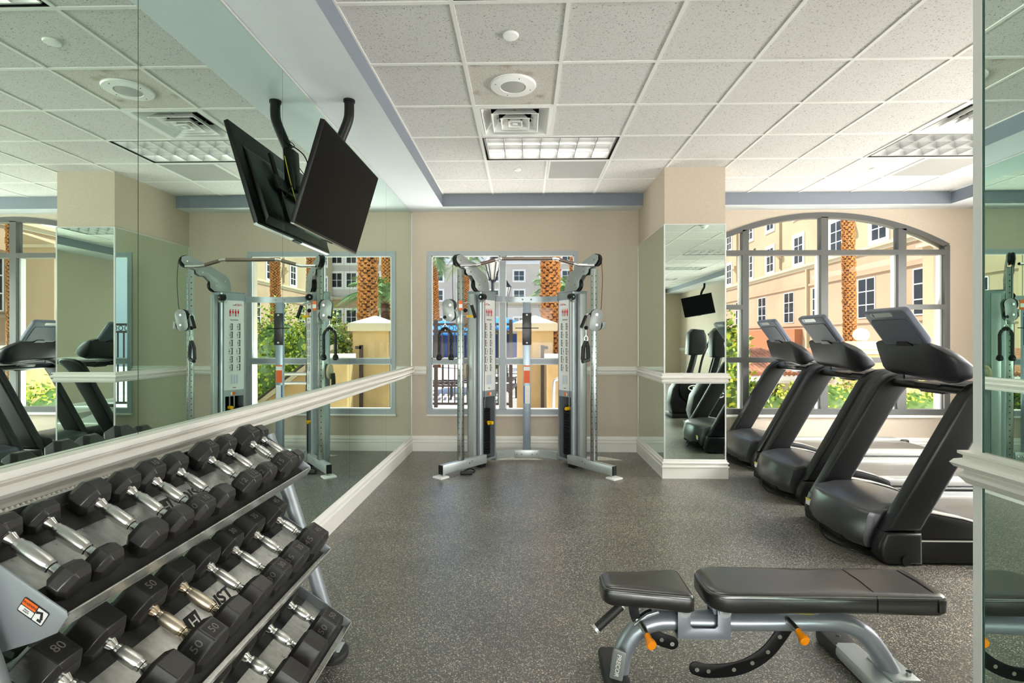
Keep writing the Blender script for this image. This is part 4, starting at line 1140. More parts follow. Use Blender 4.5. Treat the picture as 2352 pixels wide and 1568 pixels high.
# ------------------------------------------------------------------ treadmills
M['tm'] = mat('satin_black_plastic', (13, 13, 14), .38, spec=.4)
M['tmg'] = mat('graphite_shell', (74, 75, 77), .28, .45)
M['tmr'] = mat('silver_deck_rail', (206, 204, 198), .3, .35)
M['belt'] = mat('treadmill_belt', (92, 88, 83), .36, spec=.7, hook=hook_brush((.6, 40, 1), .12, .34))
M['disp'] = mat('blue_grey_shell', (98, 103, 117), .42)
M['console'] = mat('charcoal_console', (28, 29, 33), .42, spec=.35)
def make_treadmill(label):
    t = thing('treadmill', label, 'treadmill', (0, 0, 0), 0, 'treadmills by the arched window')
    b = MB()
    b.box(.16, 2.16, -.446, .446, .015, .165, 'tm', bev=.012); b.build('deck_frame', t)
    b = MB(); b.box(.6, 2.14, -.275, .275, .150, .196, 'belt'); b.build('running_belt', t)
    for s in (-1, 1):
        b = MB(); y0, y1 = sorted((s * .285, s * .42))
        b.box(.5, 2.20, y0, y1, .166, .218, 'tmr', bev=.008)
        for k in range(3): b.box(.9, 2.1, y0 + .025 + k * .03, y0 + .033 + k * .03, .217, .2205, 'greyd')
        b.build('side_rail', t)
        b = MB(); b.box(2.12, 2.22, min(s * .26, s * .41), max(s * .26, s * .41), .05, .21, 'tm', bev=.02); b.build('end_cap', t)
        b = MB(); b.box(.3, 2.1, min(s * .446, s * .449), max(s * .446, s * .449), .150, .158, 'tmr'); b.build('trim_strip', t)
    b = MB()
    # hood, lofted across the width
    rings = []
    for y, dx, hz in ((-.345, .10, .92), (-.33, .055, .97), (-.25, .015, .99), (-.12, .0, 1.02), (.12, .0, 1.02), (.25, .02, .99), (.33, .07, .96), (.345, .12, .9)):
        prof = [(.02, .07), (.0, .10), (.0, .15), (.032, .278), (.045, .298), (.068, .308), (.22, .335), (.42, .338), (.62, .285), (.80, .225), (.86, .205), (.86, .085)]
        rings.append([(x + dx * max(0, 1 - x / .5), y, .085 + (z - .085) * hz) for x, z in prof])
    b.loft(rings, 'tmg'); b.build('motor_hood', t, sharp=40)
    b = MB(); b.box(.012, .10, -.18, .30, .055, .12, 'void', bev=.01); b.build('hood_grille', t)
    b = MB(); b.box(.004, .0085, .235, .325, .145, .195, 'paper', Matrix.Translation((.03, 0, 0))); b.box(.003, .0088, .27, .325, .18, .195, 'yst', Matrix.Translation((.03, 0, 0))); b.build('sticker', t)
    for s in (-1, 1):
        y0, y1 = sorted((s * .352, s * .452))
        b = MB(); b.prism([(.12, .208), (.56, .975), (.585, 1.02), (.62, 1.07), (.68, 1.12), (.76, 1.15), (.88, 1.16), (.92, 1.13), (.92, 1.09), (.86, 1.06), (.82, 1.02), (.78, .965), (.34, .208)], y0, y1, 'tm', 'XZ', bev=.028, seg=4)
        b.build('upright', t, sharp=50)
        b = MB(); b.prism([(.14, .0), (.10, .02), (.082, .06), (.085, .12), (.118, .206), (.345, .206), (.35, .15), (.35, .0)], y0 - .001, y1 + .002, 'tm', 'XZ', bev=.024, seg=3); b.build('upright_boot', t, sharp=50)
        b = MB()
        b.prism([(.30, .16), (.30, .33), (.42, .318), (.60, .285), (.74, .245), (.84, .20), (.85, .16)], y0 + .012, y1 - .004, 'tm', 'XZ', bev=.012); b.build('side_cover', t)
        b = MB(); L = [(.31, .333), (.42, .321), (.60, .288), (.74, .248), (.845, .205)]
        b.loft([[(x, y0 + .014, z), (x, y1 - .012, z), (x, y1 - .012, z + .006), (x, y0 + .014, z + .006)] for x, z in L], 'tmr'); b.build('cover_trim', t)
        b = MB(); b.tube(smooth_path([(.80, s * .37, 1.12), (.95, s * .37, 1.115), (1.2, s * .375, 1.09), (1.38, s * .375, 1.03), (1.43, s * .375, 1.0)], 5), .026, 'rubber', 12); b.build('handrail', t)
        b = MB(); b.cyl((.24, s * .44, .035), (.24, s * .462, .035), .03, 'black', 16); b.build('transport_wheel', t)
        b = MB(); b.lathe([(.03, 0), (.03, .02), (.012, .025), (.012, .05)], 'black', Matrix.Translation((2.0, s * .3, 0)), 12); b.build('foot', t)
    b = MB(); b.cyl((.735, -.36, 1.075), (.735, .36, 1.075), .031, 'tm', 16); b.build('crossbar', t)
    b = MB(); b.prism([(.68, 1.10), (.74, 1.03), (.86, 1.04), (.95, 1.12)], -.12, .12, 'tm', 'XZ', bev=.02); b.build('console_neck', t)
    # console shell
    rings = []; KY = .89
    prof = [(.59, 1.392), (.60, 1.34), (.645, 1.18), (.665, 1.15), (.70, 1.135), (.75, 1.15), (.81, 1.20), (.815, 1.22), (.78, 1.29), (.70, 1.375), (.62, 1.402)]
    cz = 1.2
    for y, k, dx in ((-.365, .34, .12), (-.355, .58, .09), (-.32, .80, .045), (-.26, .95, .01), (-.15, 1, 0), (.15, 1, 0), (.28, .98, .01), (.34, .93, .02), (.375, .84, .03), (.385, .70, .05)):
        rings.append([(.675 + (x - .70) * min(1, k + .15) + dx * .4 * (1 if y < 0 else .4), y * KY, (1.26 if y > 0 else 1.25 + .16 * min(0, y + .1)) + (z - 1.25) * k) for x, z in prof])
    b.loft(rings, 'console') if False else None
    b = MB(); b.loft(rings, 'console'); co = b.build('console', t, sharp=42)
    b = MB()
    for y in (-.17, .14, -.30): b.sphere((.612 + (.03 if y < -.25 else 0), y, 1.27), .008, 'chrome', sub=1)
    b.build('screw', co)
    b = MB()
    # display slab leaning forward
    D = fr((.60, .02, 1.385), (0, 1, 0), (-.175, 0, .245), Vector((0, 1, 0)).cross(Vector((-.175, 0, .245))))
    sl = rrect(.43, .30, .035, 5, 0, .145)
    b.prism(sl, -.032, .012, 'disp', 'XY', D, bev=.008, seg=3)
    dp = b.build('display', t, sharp=50)
    nz = D.to_3x3() @ Vector((0, 0, 1))
    bk = .013 if nz.x < 0 else -.033      # local z of the face turned away from the runner
    fs = -.033 if nz.x < 0 else .013
    b = MB(); b.prism(rrect(.36, .20, .02, 4, 0, .12), min(bk, bk * 1.15), max(bk, bk * 1.15), mat('blue_grey_panel', (86, 90, 102), .5), 'XY', D); b.prism(rrect(.22, .035, .012, 4, .03, .262), bk * 1.0 - .0012, bk + .0012, 'greyl', 'XY', D); b.box(.105, .12, .25, .275, bk - .0018, bk + .0018, 'blue', D); b.build('rear_panel', dp)
    b = MB(); b.prism(rrect(.39, .25, .02, 4, 0, .145), min(fs, fs * 1.02), max(fs, fs * 1.02), 'blackg', 'XY', D); b.build('screen', dp)
    b = MB(); b.prism([(-.08, .0), (.08, .0), (.05, .035), (-.05, .035)], bk - .012, bk + .012, 'tm', 'XY', D); b.build('hinge', dp)
    b = MB(); b.tube(smooth_path([(.06, .1, .10), (-.0, .08, .06), (.0, .0, .012), (.02, -.12, .008), (.10, -.28, .008), (.3, -.45, .008)], 5), .005, 'black', 6); b.build('power_cable', t)
    return t
TM = [(2.13, 3.785, 'nearest and largest treadmill, its deck cut off by the right mirror'), (2.245, 4.955, 'middle one of the three treadmills in front of the arched window'), (2.35, 6.10, 'farthest treadmill, right beside the mirrored column and the window wall')]
for n, (x, y, lb) in enumerate(TM):
    o = make_treadmill(lb) if n == 0 else copy_tree(tm0)
    if n == 0: tm0 = o
    o.location = (x, y, 0); o['label'] = lb

# elliptical trainers (seen in the column mirror)
def make_elliptical(label):
    t = thing('elliptical_trainer', label, 'elliptical trainer', (0, 0, 0), 0, 'elliptical trainers')
    b = MB(); b.box(0, 1.9, -.28, .28, .0, .07, 'black', bev=.015); b.build('base', t)
    b = MB(); b.prism([(.05, .06), (.0, .25), (.05, .5), (.2, .72), (.42, .80), (.62, .72), (.75, .5), (.82, .06)], -.16, .16, 'tm', 'XZ', bev=.04, seg=3); b.build('drive_housing', t, sharp=50)
    for s in (-1, 1):
        b = MB(); b.lathe([(.23, 0), (.23, .02), (.20, .035), (.06, .04), (.05, .045), (0, .045)], 'tm', fr((.40, s * .16, .50), (1, 0, 0), (0, 0, 1) if s < 0 else (0, 0, -1), (0, s, 0)), 32)
        b.build('drive_disc', t)
        b = MB(); b.tube([(.40 + .09 * math.cos(R(a)), s * .207, .53 + .045 * math.sin(R(a))) for a in range(20, 341, 20)], .009, 'offw', 6); b.sphere((.40, s * .203, .53), .025, 'offw', sub=1); b.build('emblem', t)
        b = MB(); b.tube(smooth_path([(.55, s * .26, .30), (.62, s * .26, .62), (.72, s * .28, 1.05), (.86, s * .30, 1.38), (.84, s * .3, 1.50)], 5), .021, 'tm', 10); b.build('arm', t)
        b = MB(); b.box(.5, 1.75, s * .22 - .03, s * .22 + .03, .28, .33, 'greyl', bev=.01); b.box(1.0, 1.4, s * .22 - .08, s * .22 + .08, .33, .36, 'black', bev=.01); b.build('pedal', t)
        b = MB(); b.prism([(1.3, .07), (1.75, .07), (1.2, .30), (1.05, .30)], s * .22 - .02, s * .22 + .02, 'greyl', 'XZ'); b.build('ramp', t)
    b = MB(); b.tube([(.36, 0, .70), (.45, 0, 1.0), (.50, 0, 1.22)], .06, 'tm', 12); b.build('mast', t)
    b = MB(); b.prism([(.34, 1.12), (.36, 1.50), (.44, 1.58), (.62, 1.56), (.66, 1.46), (.68, 1.22), (.60, 1.12), (.42, 1.10)], -.13, .13, 'console', 'XZ', bev=.04, seg=3); b.build('console', t, sharp=50)
    return t
e0 = make_elliptical('elliptical trainer nearest the treadmills, seen in the column mirror')
e0.location = (2.62, 2.25, 0)
e1 = copy_tree(e0); e1.location = (2.60, 1.12, 0); e1['label'] = 'elliptical trainer farther from the treadmills, seen in the column mirror'

# ------------------------------------------------------------------ televisions
def make_tv(label, W_=1.10, H_=.613):
    """local: screen faces +x, width along y, origin at the screen centre; untilted"""
    t = thing('television', label, 'television', (0, 0, 0))
    b = MB(); b.box(-.028, 0, -W_ / 2, W_ / 2, -H_ / 2, H_ / 2, 'black', bev=.004); b.build('casing', t)
    b = MB(); b.box(.0, .0012, -W_ / 2 + .008, W_ / 2 - .008, -H_ / 2 + .016, H_ / 2 - .008, 'screen'); b.build('screen', t)
    b = MB(); b.box(-.02, .002, -W_ / 2, W_ / 2, -H_ / 2 - .004, -H_ / 2 + .003, 'steel'); b.box(-.02, .003, -.05, .05, -H_ / 2 - .010, -H_ / 2 - .003, 'ink'); b.build('bottom_bezel', t)
    b = MB(); b.prism([(-.028, -H_ / 2 + .02), (-.060, -H_ / 2 + .05), (-.060, -H_ / 2 + .20), (-.045, H_ / 2 - .16), (-.028, H_ / 2 - .12)], -W_ / 2 + .09, W_ / 2 - .09, 'tm', 'XZ', bev=.006)
    b.build('rear_housing', t)
    b = MB()
    for k in range(9): b.box(-.0615, -.058, -.38 + k * .035, -.36 + k * .035, -.24, -.215, 'void')
    b.box(-.0618, -.058, .05, .33, -.25, -.15, 'greyd'); b.build('port_panel', t)
    return t
def place_tilt(t, p_top, p_bot, yaw=0):
    p_top, p_bot = Vector(p_top), Vector(p_bot); z = (p_top - p_bot).normalized(); y = Vector((math.sin(yaw) * -1, math.cos(yaw), 0)); x = y.cross(z)
    t.matrix_world = fr((p_top + p_bot) / 2, x, y, z)
tv = make_tv('large black flat television hung from the ceiling on a bent pole beside the left mirror')
place_tilt(tv, (-1.124, 3.50, 2.65), (-1.30, 3.50, 2.062))
Ti = tv.matrix_world.inverted()
def loc(p): return tuple(Ti @ Vector(p))
b = MB(); b.cyl(loc((-1.166, 3.49, 3.0)), loc((-1.166, 3.49, 2.985)), .038, 'black', 20)
b.tube([loc(p) for p in smooth_path([(-1.166, 3.49, 2.99), (-1.166, 3.49, 2.92), (-1.175, 3.49, 2.86), (-1.215, 3.49, 2.76), (-1.25, 3.49, 2.68)], 5)], .032, 'black', 14); b.build('ceiling_pole', tv)
b = MB(); Q = fr(loc((-1.262, 3.49, 2.66)), Ti.to_3x3() @ Vector((0, 1, 0)), Ti.to_3x3() @ Vector((-.06, 0, -1)), Ti.to_3x3() @ Vector((1, 0, -.06)))
b.box(-.045, .045, 0, .27, -.045, .025, 'black', Q, bev=.004); b.build('mount_column', tv)
b = MB(); b.box(-.075, -.060, -.20, -.16, -.22, .22, 'black'); b.box(-.075, -.060, .16, .20, -.22, .22, 'black'); b.box(-.085, -.070, -.25, .25, -.03, .06, 'black'); b.build('mount_bracket', tv)
b = MB()
b.tube([loc(p) for p in smooth_path([(-1.24, 3.44, 2.72), (-1.33, 3.56, 2.66), (-1.30, 3.72, 2.58), (-1.30, 3.74, 2.46), (-1.36, 3.60, 2.36), (-1.33, 3.42, 2.42), (-1.32, 3.3, 2.3)], 6)], .004, 'black', 6)
b.tube([loc(p) for p in smooth_path([(-1.22, 3.46, 2.76), (-1.27, 3.55, 2.72), (-1.24, 3.5, 2.66), (-1.33, 3.62, 2.5), (-1.37, 3.6, 2.2), (-1.35, 3.4, 2.16)], 6)], .003, 'black', 6)
b.build('cable', tv)
b = MB(); b.tube([loc(p) for p in smooth_path([(-1.27, 3.40, 2.60), (-1.31, 3.42, 2.4), (-1.36, 3.5, 2.15)], 6)], .003, 'yst', 6); b.build('yellow_cable', tv)
tv2 = make_tv('black television hung from the far ceiling, seen only in the column mirror', 1.0, .58)
place_tilt(tv2, (4.92, -4.6, 2.62), (5.06, -4.55, 2.08), R(180 - 38))
Ti = tv2.matrix_world.inverted()
b = MB(); b.tube([loc(p) for p in smooth_path([(5.2, -4.72, 3.0), (5.2, -4.72, 2.85), (5.12, -4.68, 2.72), (5.08, -4.66, 2.5)], 5)], .03, 'black', 12); b.cyl(loc((5.2, -4.72, 3.0)), loc((5.2, -4.72, 2.985)), .06, 'black', 16); b.build('ceiling_pole', tv2)

# ------------------------------------------------------------------ dumbbell rack
M['db'] = mat('black_rubber_dumbbell', (44, 42, 40), .30, spec=.5, bump=(60, .12), var=(9, .12))
M['dbn'] = mat('dumbbell_number_inset', (28, 27, 26), .5)
M['dbt'] = mat('dumbbell_number', (104, 98, 92), .45)
M['tray'] = mat('brushed_tray_metal', (196, 197, 192), .30, .8, hook=hook_brush((3, 60, 60), .08, .30))
M['mat_'] = mat('tray_rubber', (46, 45, 43), .8, bump=(500, .5))
M['rackp'] = mat('rack_silver_paint', (150, 156, 160), .42, .4)
M['logo'] = mat('logo_black', (34, 32, 34), .5)
PHI = R(33.8); UC, US = math.cos(PHI), math.sin(PHI)
RACK = thing('dumbbell_rack', 'three tier silver metal dumbbell rack along the left mirror wall', 'dumbbell rack', (-.98, 1.7, 0))
def TR(x0, z0, y=0):  # tray frame: x down the slope, y along the rack, z out of the tray; relative to the rack origin
    return fr((x0 + .98, y, z0), (UC, 0, -US), (0, 1, 0), (US, 0, UC))
TIERS = [(-.985, .815, .285, 1.09, 2.345), (-.892, .449, .315, 1.09, 2.345), (-.80, .122, .315, 1.09, 2.345)]
def flat_poly_text(b, T, s_, m, ss=1): b.text(s_, .052 * ss, m, T, ext=.0003, shear=.35, sx=1.35)
for n, (x0, z0, dep, ya, yb) in enumerate(TIERS):
    T = TR(x0, z0)
    b = MB(); b.box(-dep, .012, ya - 1.7, yb - 1.7, -.005, 0, 'tray', T); b.box(.008, .012, ya - 1.7, yb - 1.7, -.012, .034, 'tray', T); b.box(-dep - .004, -dep, ya - 1.7, yb - 1.7, -.012, .05, 'tray', T)
    tr = b.build('tray', RACK)
    b = MB()
    k = .10 if n else .09
    b.box(-k, -.008, ya - 1.69, yb - 1.71, .0, .004, 'mat_', T); b.build('rubber_strip', tr)
    b = MB(); b.box(-dep + .005, -dep + k, ya - 1.69, yb - 1.71, .0, .004, 'mat_', T); b.build('rubber_strip', tr)
    # maker's mark on the metal strip
    cx = (-k + -dep + k) / 2; yl = (1.69, 1.70, 1.6)[n]
    if n < 2:
        L = T @ Matrix.Translation((cx, yl - 1.7, .0006)) @ fr((0, 0, 0), (0, 1, 0), (-1, 0, 0), (0, 0, 1))
        b = MB(); sc = .9
        b.prism([(-.155 * sc, -.034), (-.118 * sc, .03), (-.050 * sc, .03), (-.088 * sc, -.034)], 0, .0004, 'logo', 'XY', L)
        b.text('H', .054, 'tray', L @ Matrix.Translation((-.104 * sc, -.002, .0005)), ext=.0003, shear=.4, sx=1.0)
        b.text('OIST', .058, 'logo', L @ Matrix.Translation((.045 * sc, .002, 0)), ext=.0003, shear=.4, sx=1.1, bold=.0018); b.text('FITNESS', .014, 'logo', L @ Matrix.Translation((.06, -.032, 0)), ext=.0003)
        b.build('logo', tr)
    # end plates
    prof = [(.004, .036), (.014, .026), (.014, -.012), (-.012, -.052), (-.06, -.112), (-.12, -.155), (-.19, -.175), (-dep + .02, -.165), (-dep - .01, -.12), (-dep - .01, .036)]
    for y in (ya - .006, yb + .001):
        b = MB(); b.prism(prof, y - 1.7, y + .005 - 1.7, 'rackp', 'XZ', T, bev=.0015); pl_ = b.build('end_plate', RACK)
        y_face, sg = (y - .0008, -1)
        L = T @ Matrix.Translation((-.052 if y < 2 else -.08, y_face - 1.7, -.002 if y < 2 else .0)) @ fr((0, 0, 0), (1, 0, 0), (0, 0, 1), (0, -1, 0))
        b = MB()
        if y < 2:
            b.prism(rrect(.064, .034, .004), 0, .0006, 'ink', 'XY', L); b.prism(rrect(.034, .014, .002, 3, -.013, .008), .0, .001, 'sorange', 'XY', L); b.prism(rrect(.034, .013, .002, 3, -.013, -.0075), .0, .001, 'paper', 'XY', L); b.prism(rrect(.024, .029, .002, 3, .018, 0), .0, .001, 'paper', 'XY', L)
            b.text('WARNING', .0075, 'ink', L @ Matrix.Translation((-.011, .008, .0015)), ext=.0002); b.text('PINCH\nPOINTS', .0042, 'ink', L @ Matrix.Translation((-.013, -.007, .0015)), ext=.0002)
            b.tube([L @ Vector(p) for p in ((.008, .004, .0014), (.018, .009, .0014), (.024, -.004, .0014))], .0028, 'ink', 6); b.box(.016, .026, -.011, -.006, .001, .0016, 'ink', L)
        else:
            b.prism(rrect(.040, .054, .004), 0, .0006, 'ink', 'XY', L); b.prism(rrect(.037, .022, .002, 3, 0, .0145), 0, .001, 'sorange', 'XY', L); b.prism(rrect(.037, .027, .002, 3, 0, -.0115), 0, .001, 'paper', 'XY', L)
            b.text('WARNING', .0075, 'ink', L @ Matrix.Translation((0, .014, .0015)), ext=.0002)
            for r_ in range(4): b.box(-.013, .013, -.003 - r_ * .006, -.0015 - r_ * .006, .001, .0014, 'ink', L)
        b.build('warning_sticker', pl_)
for y in (1.04, 2.395):
    b = MB(); yy = y - 1.7
    b.tube([(.115, yy, .02), (-.02, yy, .46), (-.115, yy, .75), (-.20, yy, .97)], .036, 'rackp', 14, flat=.8); b.build('slanted_post', RACK)
    b = MB(); b.tube([(-.20, yy, .97), (-.25, yy, .985), (-.30, yy, .95), (-.33, yy, .80), (-.36, yy, .05)], .028, 'rackp', 12); b.build('rear_post', RACK)
    b = MB(); b.tube([(.12, yy, .045), (-.36, yy, .045)], .03, 'rackp', 12); b.build('base_rail', RACK)
    for x in (.14, -.36):
        b = MB(); b.lathe([(.052, 0), (.052, .014), (.045, .022), (0, .022)], 'rubber', Matrix.Translation((x, yy - .06, 0)), 24, 1, 1.5); b.box(-.03, .02, -.045, .03, .020, .028, 'greyl', Matrix.Translation((x, yy - .03, 0)), bev=.003); b.cyl((x, yy - .08, .022), (x, yy - .08, .034), .009, 'chrome', 8); b.build('foot', RACK)
    b = MB(); b.sphere((.005, yy - .03, .25), .012, 'chrome', sub=1); b.sphere((-.09, yy - .03, .56), .012, 'chrome', sub=1); b.build('bolt', RACK)
b = MB(); b.cyl((-.33, 1.04 - 1.7, .12), (-.33, 2.395 - 1.7, .12), .025, 'rackp', 12); b.build('cross_rail', RACK)

def dumbbell(x0, z0, s0, sep, y, w, ln, num, label, grp, hr=.0145, warm=False, roll=0):
    """w: across flats; ln: head length; s0: slope distance of the front head centre; sep: distance between head centres"""
    h = w * .433 + .005
    c = s0 + sep / 2
    px = x0 - c * UC + h * US; pz = z0 + c * US + h * UC
    t = thing('dumbbell', label, 'dumbbell', (px, y, pz), 0, grp)
    t.rotation_euler = (0, PHI, 0)
    Rr = w / 2
    for s in (-1, 1):
        b = MB(); rings = []
        for xx, k in ((-ln / 2, .74), (-ln / 2 + .014, 1.0), (ln / 2 - .014, 1.0), (ln / 2, .74)):
            rings.append([(s * sep / 2 + xx, Rr * k * math.cos(R(60 * i)), Rr * k * math.sin(R(60 * i))) for i in range(6)])
        b.loft(rings, 'db'); hd = b.build('weight_head', t, sharp=25)
        bv = hd.modifiers.new('bevel', 'BEVEL'); bv.width = .0022; bv.segments = 2; bv.limit_method = 'ANGLE'; bv.angle_limit = R(20)
        if num:
            # moulded number on the flat facing up and on the flat facing the room
            for ang in (0, -60 if s > 0 else 60):
                nrm = Vector((0, math.sin(R(ang)), math.cos(R(ang)))); ctr = Vector((s * sep / 2, 0, 0)) + nrm * (w * .433)
                L = fr(ctr, (0, nrm.z, -nrm.y), (-1, 0, 0), nrm)
                ww = Rr * .78; hh = (ln - .036) * .86
                if hh < .012: continue
                b = MB(); b.prism(rrect(ww, hh, .002), -.0002, .0006, 'dbn', 'XY', L); b.text(num, min(hh * 1.15, ww * .62), 'dbt', L @ Matrix.Translation((0, 0, .0008)), ext=.0005)
                b.build('number', hd)
                if ang == 0 and ln < .06: break
    b = MB(); hl = sep / 2 - ln / 2 + .004
    def prof(m): return m
    k = hr
    P = [(-hl, k * 1.25), (-hl + .014, k * .92), (-hl + .020, k * .80), (-hl + .024, k * .80), (-hl + .026, k * 1.0), (-hl + .034, k * 1.0)]
    pts = [(x, r_) for x, r_ in P] + [(-x, r_) for x, r_ in reversed(P)]
    b.tube([(x, 0, 0) for x, r_ in pts], [r_ for x, r_ in pts], 'chrome' if not warm else 'chrome_w', 16)
    hn = b.build('handle', t)
    b = MB(); q = [(-hl + .034, k * 1.02), (-hl * .4, k * 1.14), (0, k * 1.2), (hl * .4, k * 1.14), (hl - .034, k * 1.02)]
    b.tube([(x, 0, 0) for x, r_ in q], [r_ for x, r_ in q], 'knurl' if not warm else 'knurl_w', 16); b.build('knurled_grip', hn)
    return t
M['chrome_w'] = mat('worn_brass_chrome', (214, 196, 172), .14, 1); M['knurl_w'] = mat('worn_knurl', (212, 200, 180), .32, 1, bump=(1400, .12))
T1 = [(1.145, .074, .048, None, 'nearest dumbbell on the top tier, against the grey end plate'), (1.242, .074, .048, None, 'second small dumbbell from the near end of the top tier'),
      (1.385, .086, .058, None, 'dumbbell past the first gap on the top tier'), (1.497, .086, .056, None, 'fourth dumbbell from the near end of the top tier'),
      (1.595, .092, .062, '10', 'top tier dumbbell with a clear 10 inset, over the emblem'), (1.712, .088, .060, None, 'plain top tier dumbbell covering the end of the brand lettering'),
      (1.876, .096, .064, '12', 'top tier dumbbell marked 12 after the second gap'), (2.0, .094, .060, '12', 'top tier dumbbell third from the far end'),
      (2.155, .104, .072, '15', 'top tier dumbbell marked 15, second from the far end'), (2.270, .084, .056, None, 'farthest dumbbell on the top tier, by the chair rail')]
for y, w, ln, num, lb in T1: dumbbell(-.985, .815, .055, .19, y, w * 1.13 + .004, ln * 1.1, num, lb, 'dumbbells on the top tier')
T2 = [(1.185, .130, .10, '80', 'middle tier dumbbell with a big inset number at the bottom left corner', False),
      (1.322, .134, .095, None, 'large middle tier dumbbell second from the bottom left corner', False), (1.481, .137, .09, '50', 'middle tier dumbbell with a brass toned handle and cracked rubber, nearer one', True),
      (1.618, .136, .080, None, 'middle tier dumbbell with a brass toned handle and a shiny worn facet', True), (1.76, .136, .080, None, 'plain black middle tier dumbbell in the centre of the row', False),
      (1.912, .130, .085, '30', 'middle tier dumbbell marked 30, fourth from the far end', False), (2.058, .138, .092, '35', 'middle tier dumbbell with a scuffed number plate, second from the far end', False),
      (2.232, .146, .105, '45', 'farthest dumbbell on the middle tier, marked 45', False)]
for y, w, ln, num, lb, wm in T2: dumbbell(-.892, .449, .072, .218, y, w, ln, num, lb, 'dumbbells on the middle tier', .0155, wm)
T3 = [(2.150, .150, .105, '50', 'farthest dumbbell on the bottom tier, marked 50, beside the end plate'), (1.975, .150, .105, None, 'second dumbbell from the far end of the bottom tier'), (1.80, .150, .11, None, 'third dumbbell from the far end of the bottom tier'), (1.64, .15, .11, None, 'dumbbell low on the bottom tier at the lower frame edge')]
for y, w, ln, num, lb in T3: dumbbell(-.80, .122, .075, .225, y, w, ln, num, lb, 'dumbbells on the bottom tier', .016)

# ------------------------------------------------------------------ weight bench
M['vinyl'] = mat('black_vinyl', (24, 23, 23), .30, spec=.5, ior=1.95, coat=.1, bump=(260, .06))
M['stitch'] = mat('pale_stitching', (150, 146, 140), .7)
M['bench'] = mat('bench_silver_paint', (158, 164, 172), .30, .55)
BN = thing('weight_bench', 'adjustable black vinyl bench with silver frame on the rubber floor, right foreground', 'weight bench', (.95, 2.18, 0))
def WB(p): return (p[0] - .95, p[1] - 2.18, p[2])
def pad(poly, z0, z1, name, tilt=0, r=.02):
    """rounded pad from a plan outline"""
    b = MB(); P = [(x - .95, y - 2.18) for x, y in poly]; cx = sum(p[0] for p in P) / len(P); cy = sum(p[1] for p in P) / len(P)
    def ring(off, z): 
        out = []
        for x, y in P:
            d = Vector((x - cx, y - cy)); k = max(.0, 1 - off / d.length); out.append((cx + d.x * k, cy + d.y * k, z + tilt * (cx + d.x * k - cx)))
        return out
    rings = [ring(.04, z0), ring(.012, z0), ring(.0, z0 + .010), ring(.0, z1 - .022), ring(.006, z1 - .010), ring(.018, z1 - .003), ring(.045, z1), ring(.09, z1)]
    b.loft(rings, 'vinyl'); o = b.build(name, BN, sharp=60)
    c = MB(); 
    for off, z in ((.006, z1 - .010), (.002, z1 - .020)):
        rg = [Vector(p) for p in ring(off - .0005, z + .0006)]; rg.append(rg[0]); c.tube(rg, .0011, 'stitch' if off > .004 else 'black', 5, cap=False)
    c.build('stitching', o)
    return o
def rpoly(pts, r, n=6):
    out = []; N_ = len(pts)
    for i in range(N_):
        a, b_, c = Vector(pts[i - 1]), Vector(pts[i]), Vector(pts[(i + 1) % N_]); u = (a - b_).normalized(); v = (c - b_).normalized(); rr = r[i] if isinstance(r, (list, tuple)) else r
        p0 = b_ + u * rr; p1 = b_ + v * rr
        for k in range(n + 1):
            t = k / n; out.append(tuple((1 - t) ** 2 * p0 + 2 * t * (1 - t) * b_ + t * t * p1))
    # resample long edges
    res = []
    for i in range(len(out)):
        a = Vector(out[i]); c = Vector(out[(i + 1) % len(out)]); m = max(1, int((c - a).length / .05))
        for k in range(m): res.append(tuple(a.lerp(c, k / m)))
    return res
bp_ = pad(rpoly([(.715, 2.05), (1.635, 2.05), (1.635, 2.31), (.715, 2.31)], [.09, .05, .05, .09]), .355, .430, 'back_pad')
for x in (1.352, 1.58):
    b = MB(); b.tube([WB(p) for p in ((x, 2.0475, .368), (x, 2.0478, .408), (x + .001, 2.056, .423), (x + .003, 2.085, .4308), (x + .008, 2.18, .4315), (x + .003, 2.275, .4308), (x, 2.304, .423))], .0018, 'black', 6); b.build('seam', bp_)
st_ = pad(rpoly([(.315, 2.105), (.665, 2.055), (.665, 2.305), (.315, 2.255)], [.035, .03, .03, .035]), .350, .424, 'seat_pad', tilt=-.02)
b = MB(); path = smooth_path([WB(p) for p in ((.388, 2.18, .012), (.392, 2.18, .06), (.41, 2.18, .14), (.458, 2.18, .215), (.53, 2.18, .255), (.635, 2.18, .262), (.883, 2.18, .262), (1.2, 2.18, .266), (1.30, 2.18, .258), (1.38, 2.18, .215), (1.44, 2.18, .14), (1.488, 2.18, .055), (1.50, 2.18, .02))], 5)
b.tube(path, .046, 'bench', 18, flat=.82, up=(1, 0, 0)); b.build('frame_tube', BN, sharp=60)
b = MB()
for yy in (2.115, 2.235):
    b.prism([WB((x, 0, z))[0::2] for x, z in ((.611, .352), (.611, .222), (.819, .222), (.819, .352), (.768, .352), (.768, .272), (.758, .262), (.672, .262), (.661, .272), (.661, .352))], yy - 2.18 - .004, yy - 2.18 + .004, 'bench', 'XZ', bev=.001)
b.box(.611 - .95, .819 - .95, -.062, .062, .216, .226, 'bench'); b.build('pivot_bracket', BN)
b = MB()
for x in (.636, .794): b.cyl(WB((x, 2.100, .335)), WB((x, 2.26, .335)), .024, 'greyl', 20); b.cyl(WB((x, 2.096, .335)), WB((x, 2.264, .335)), .012, 'blue_steel' if False else 'steel', 6)
b.build('pivot_bolt', BN)
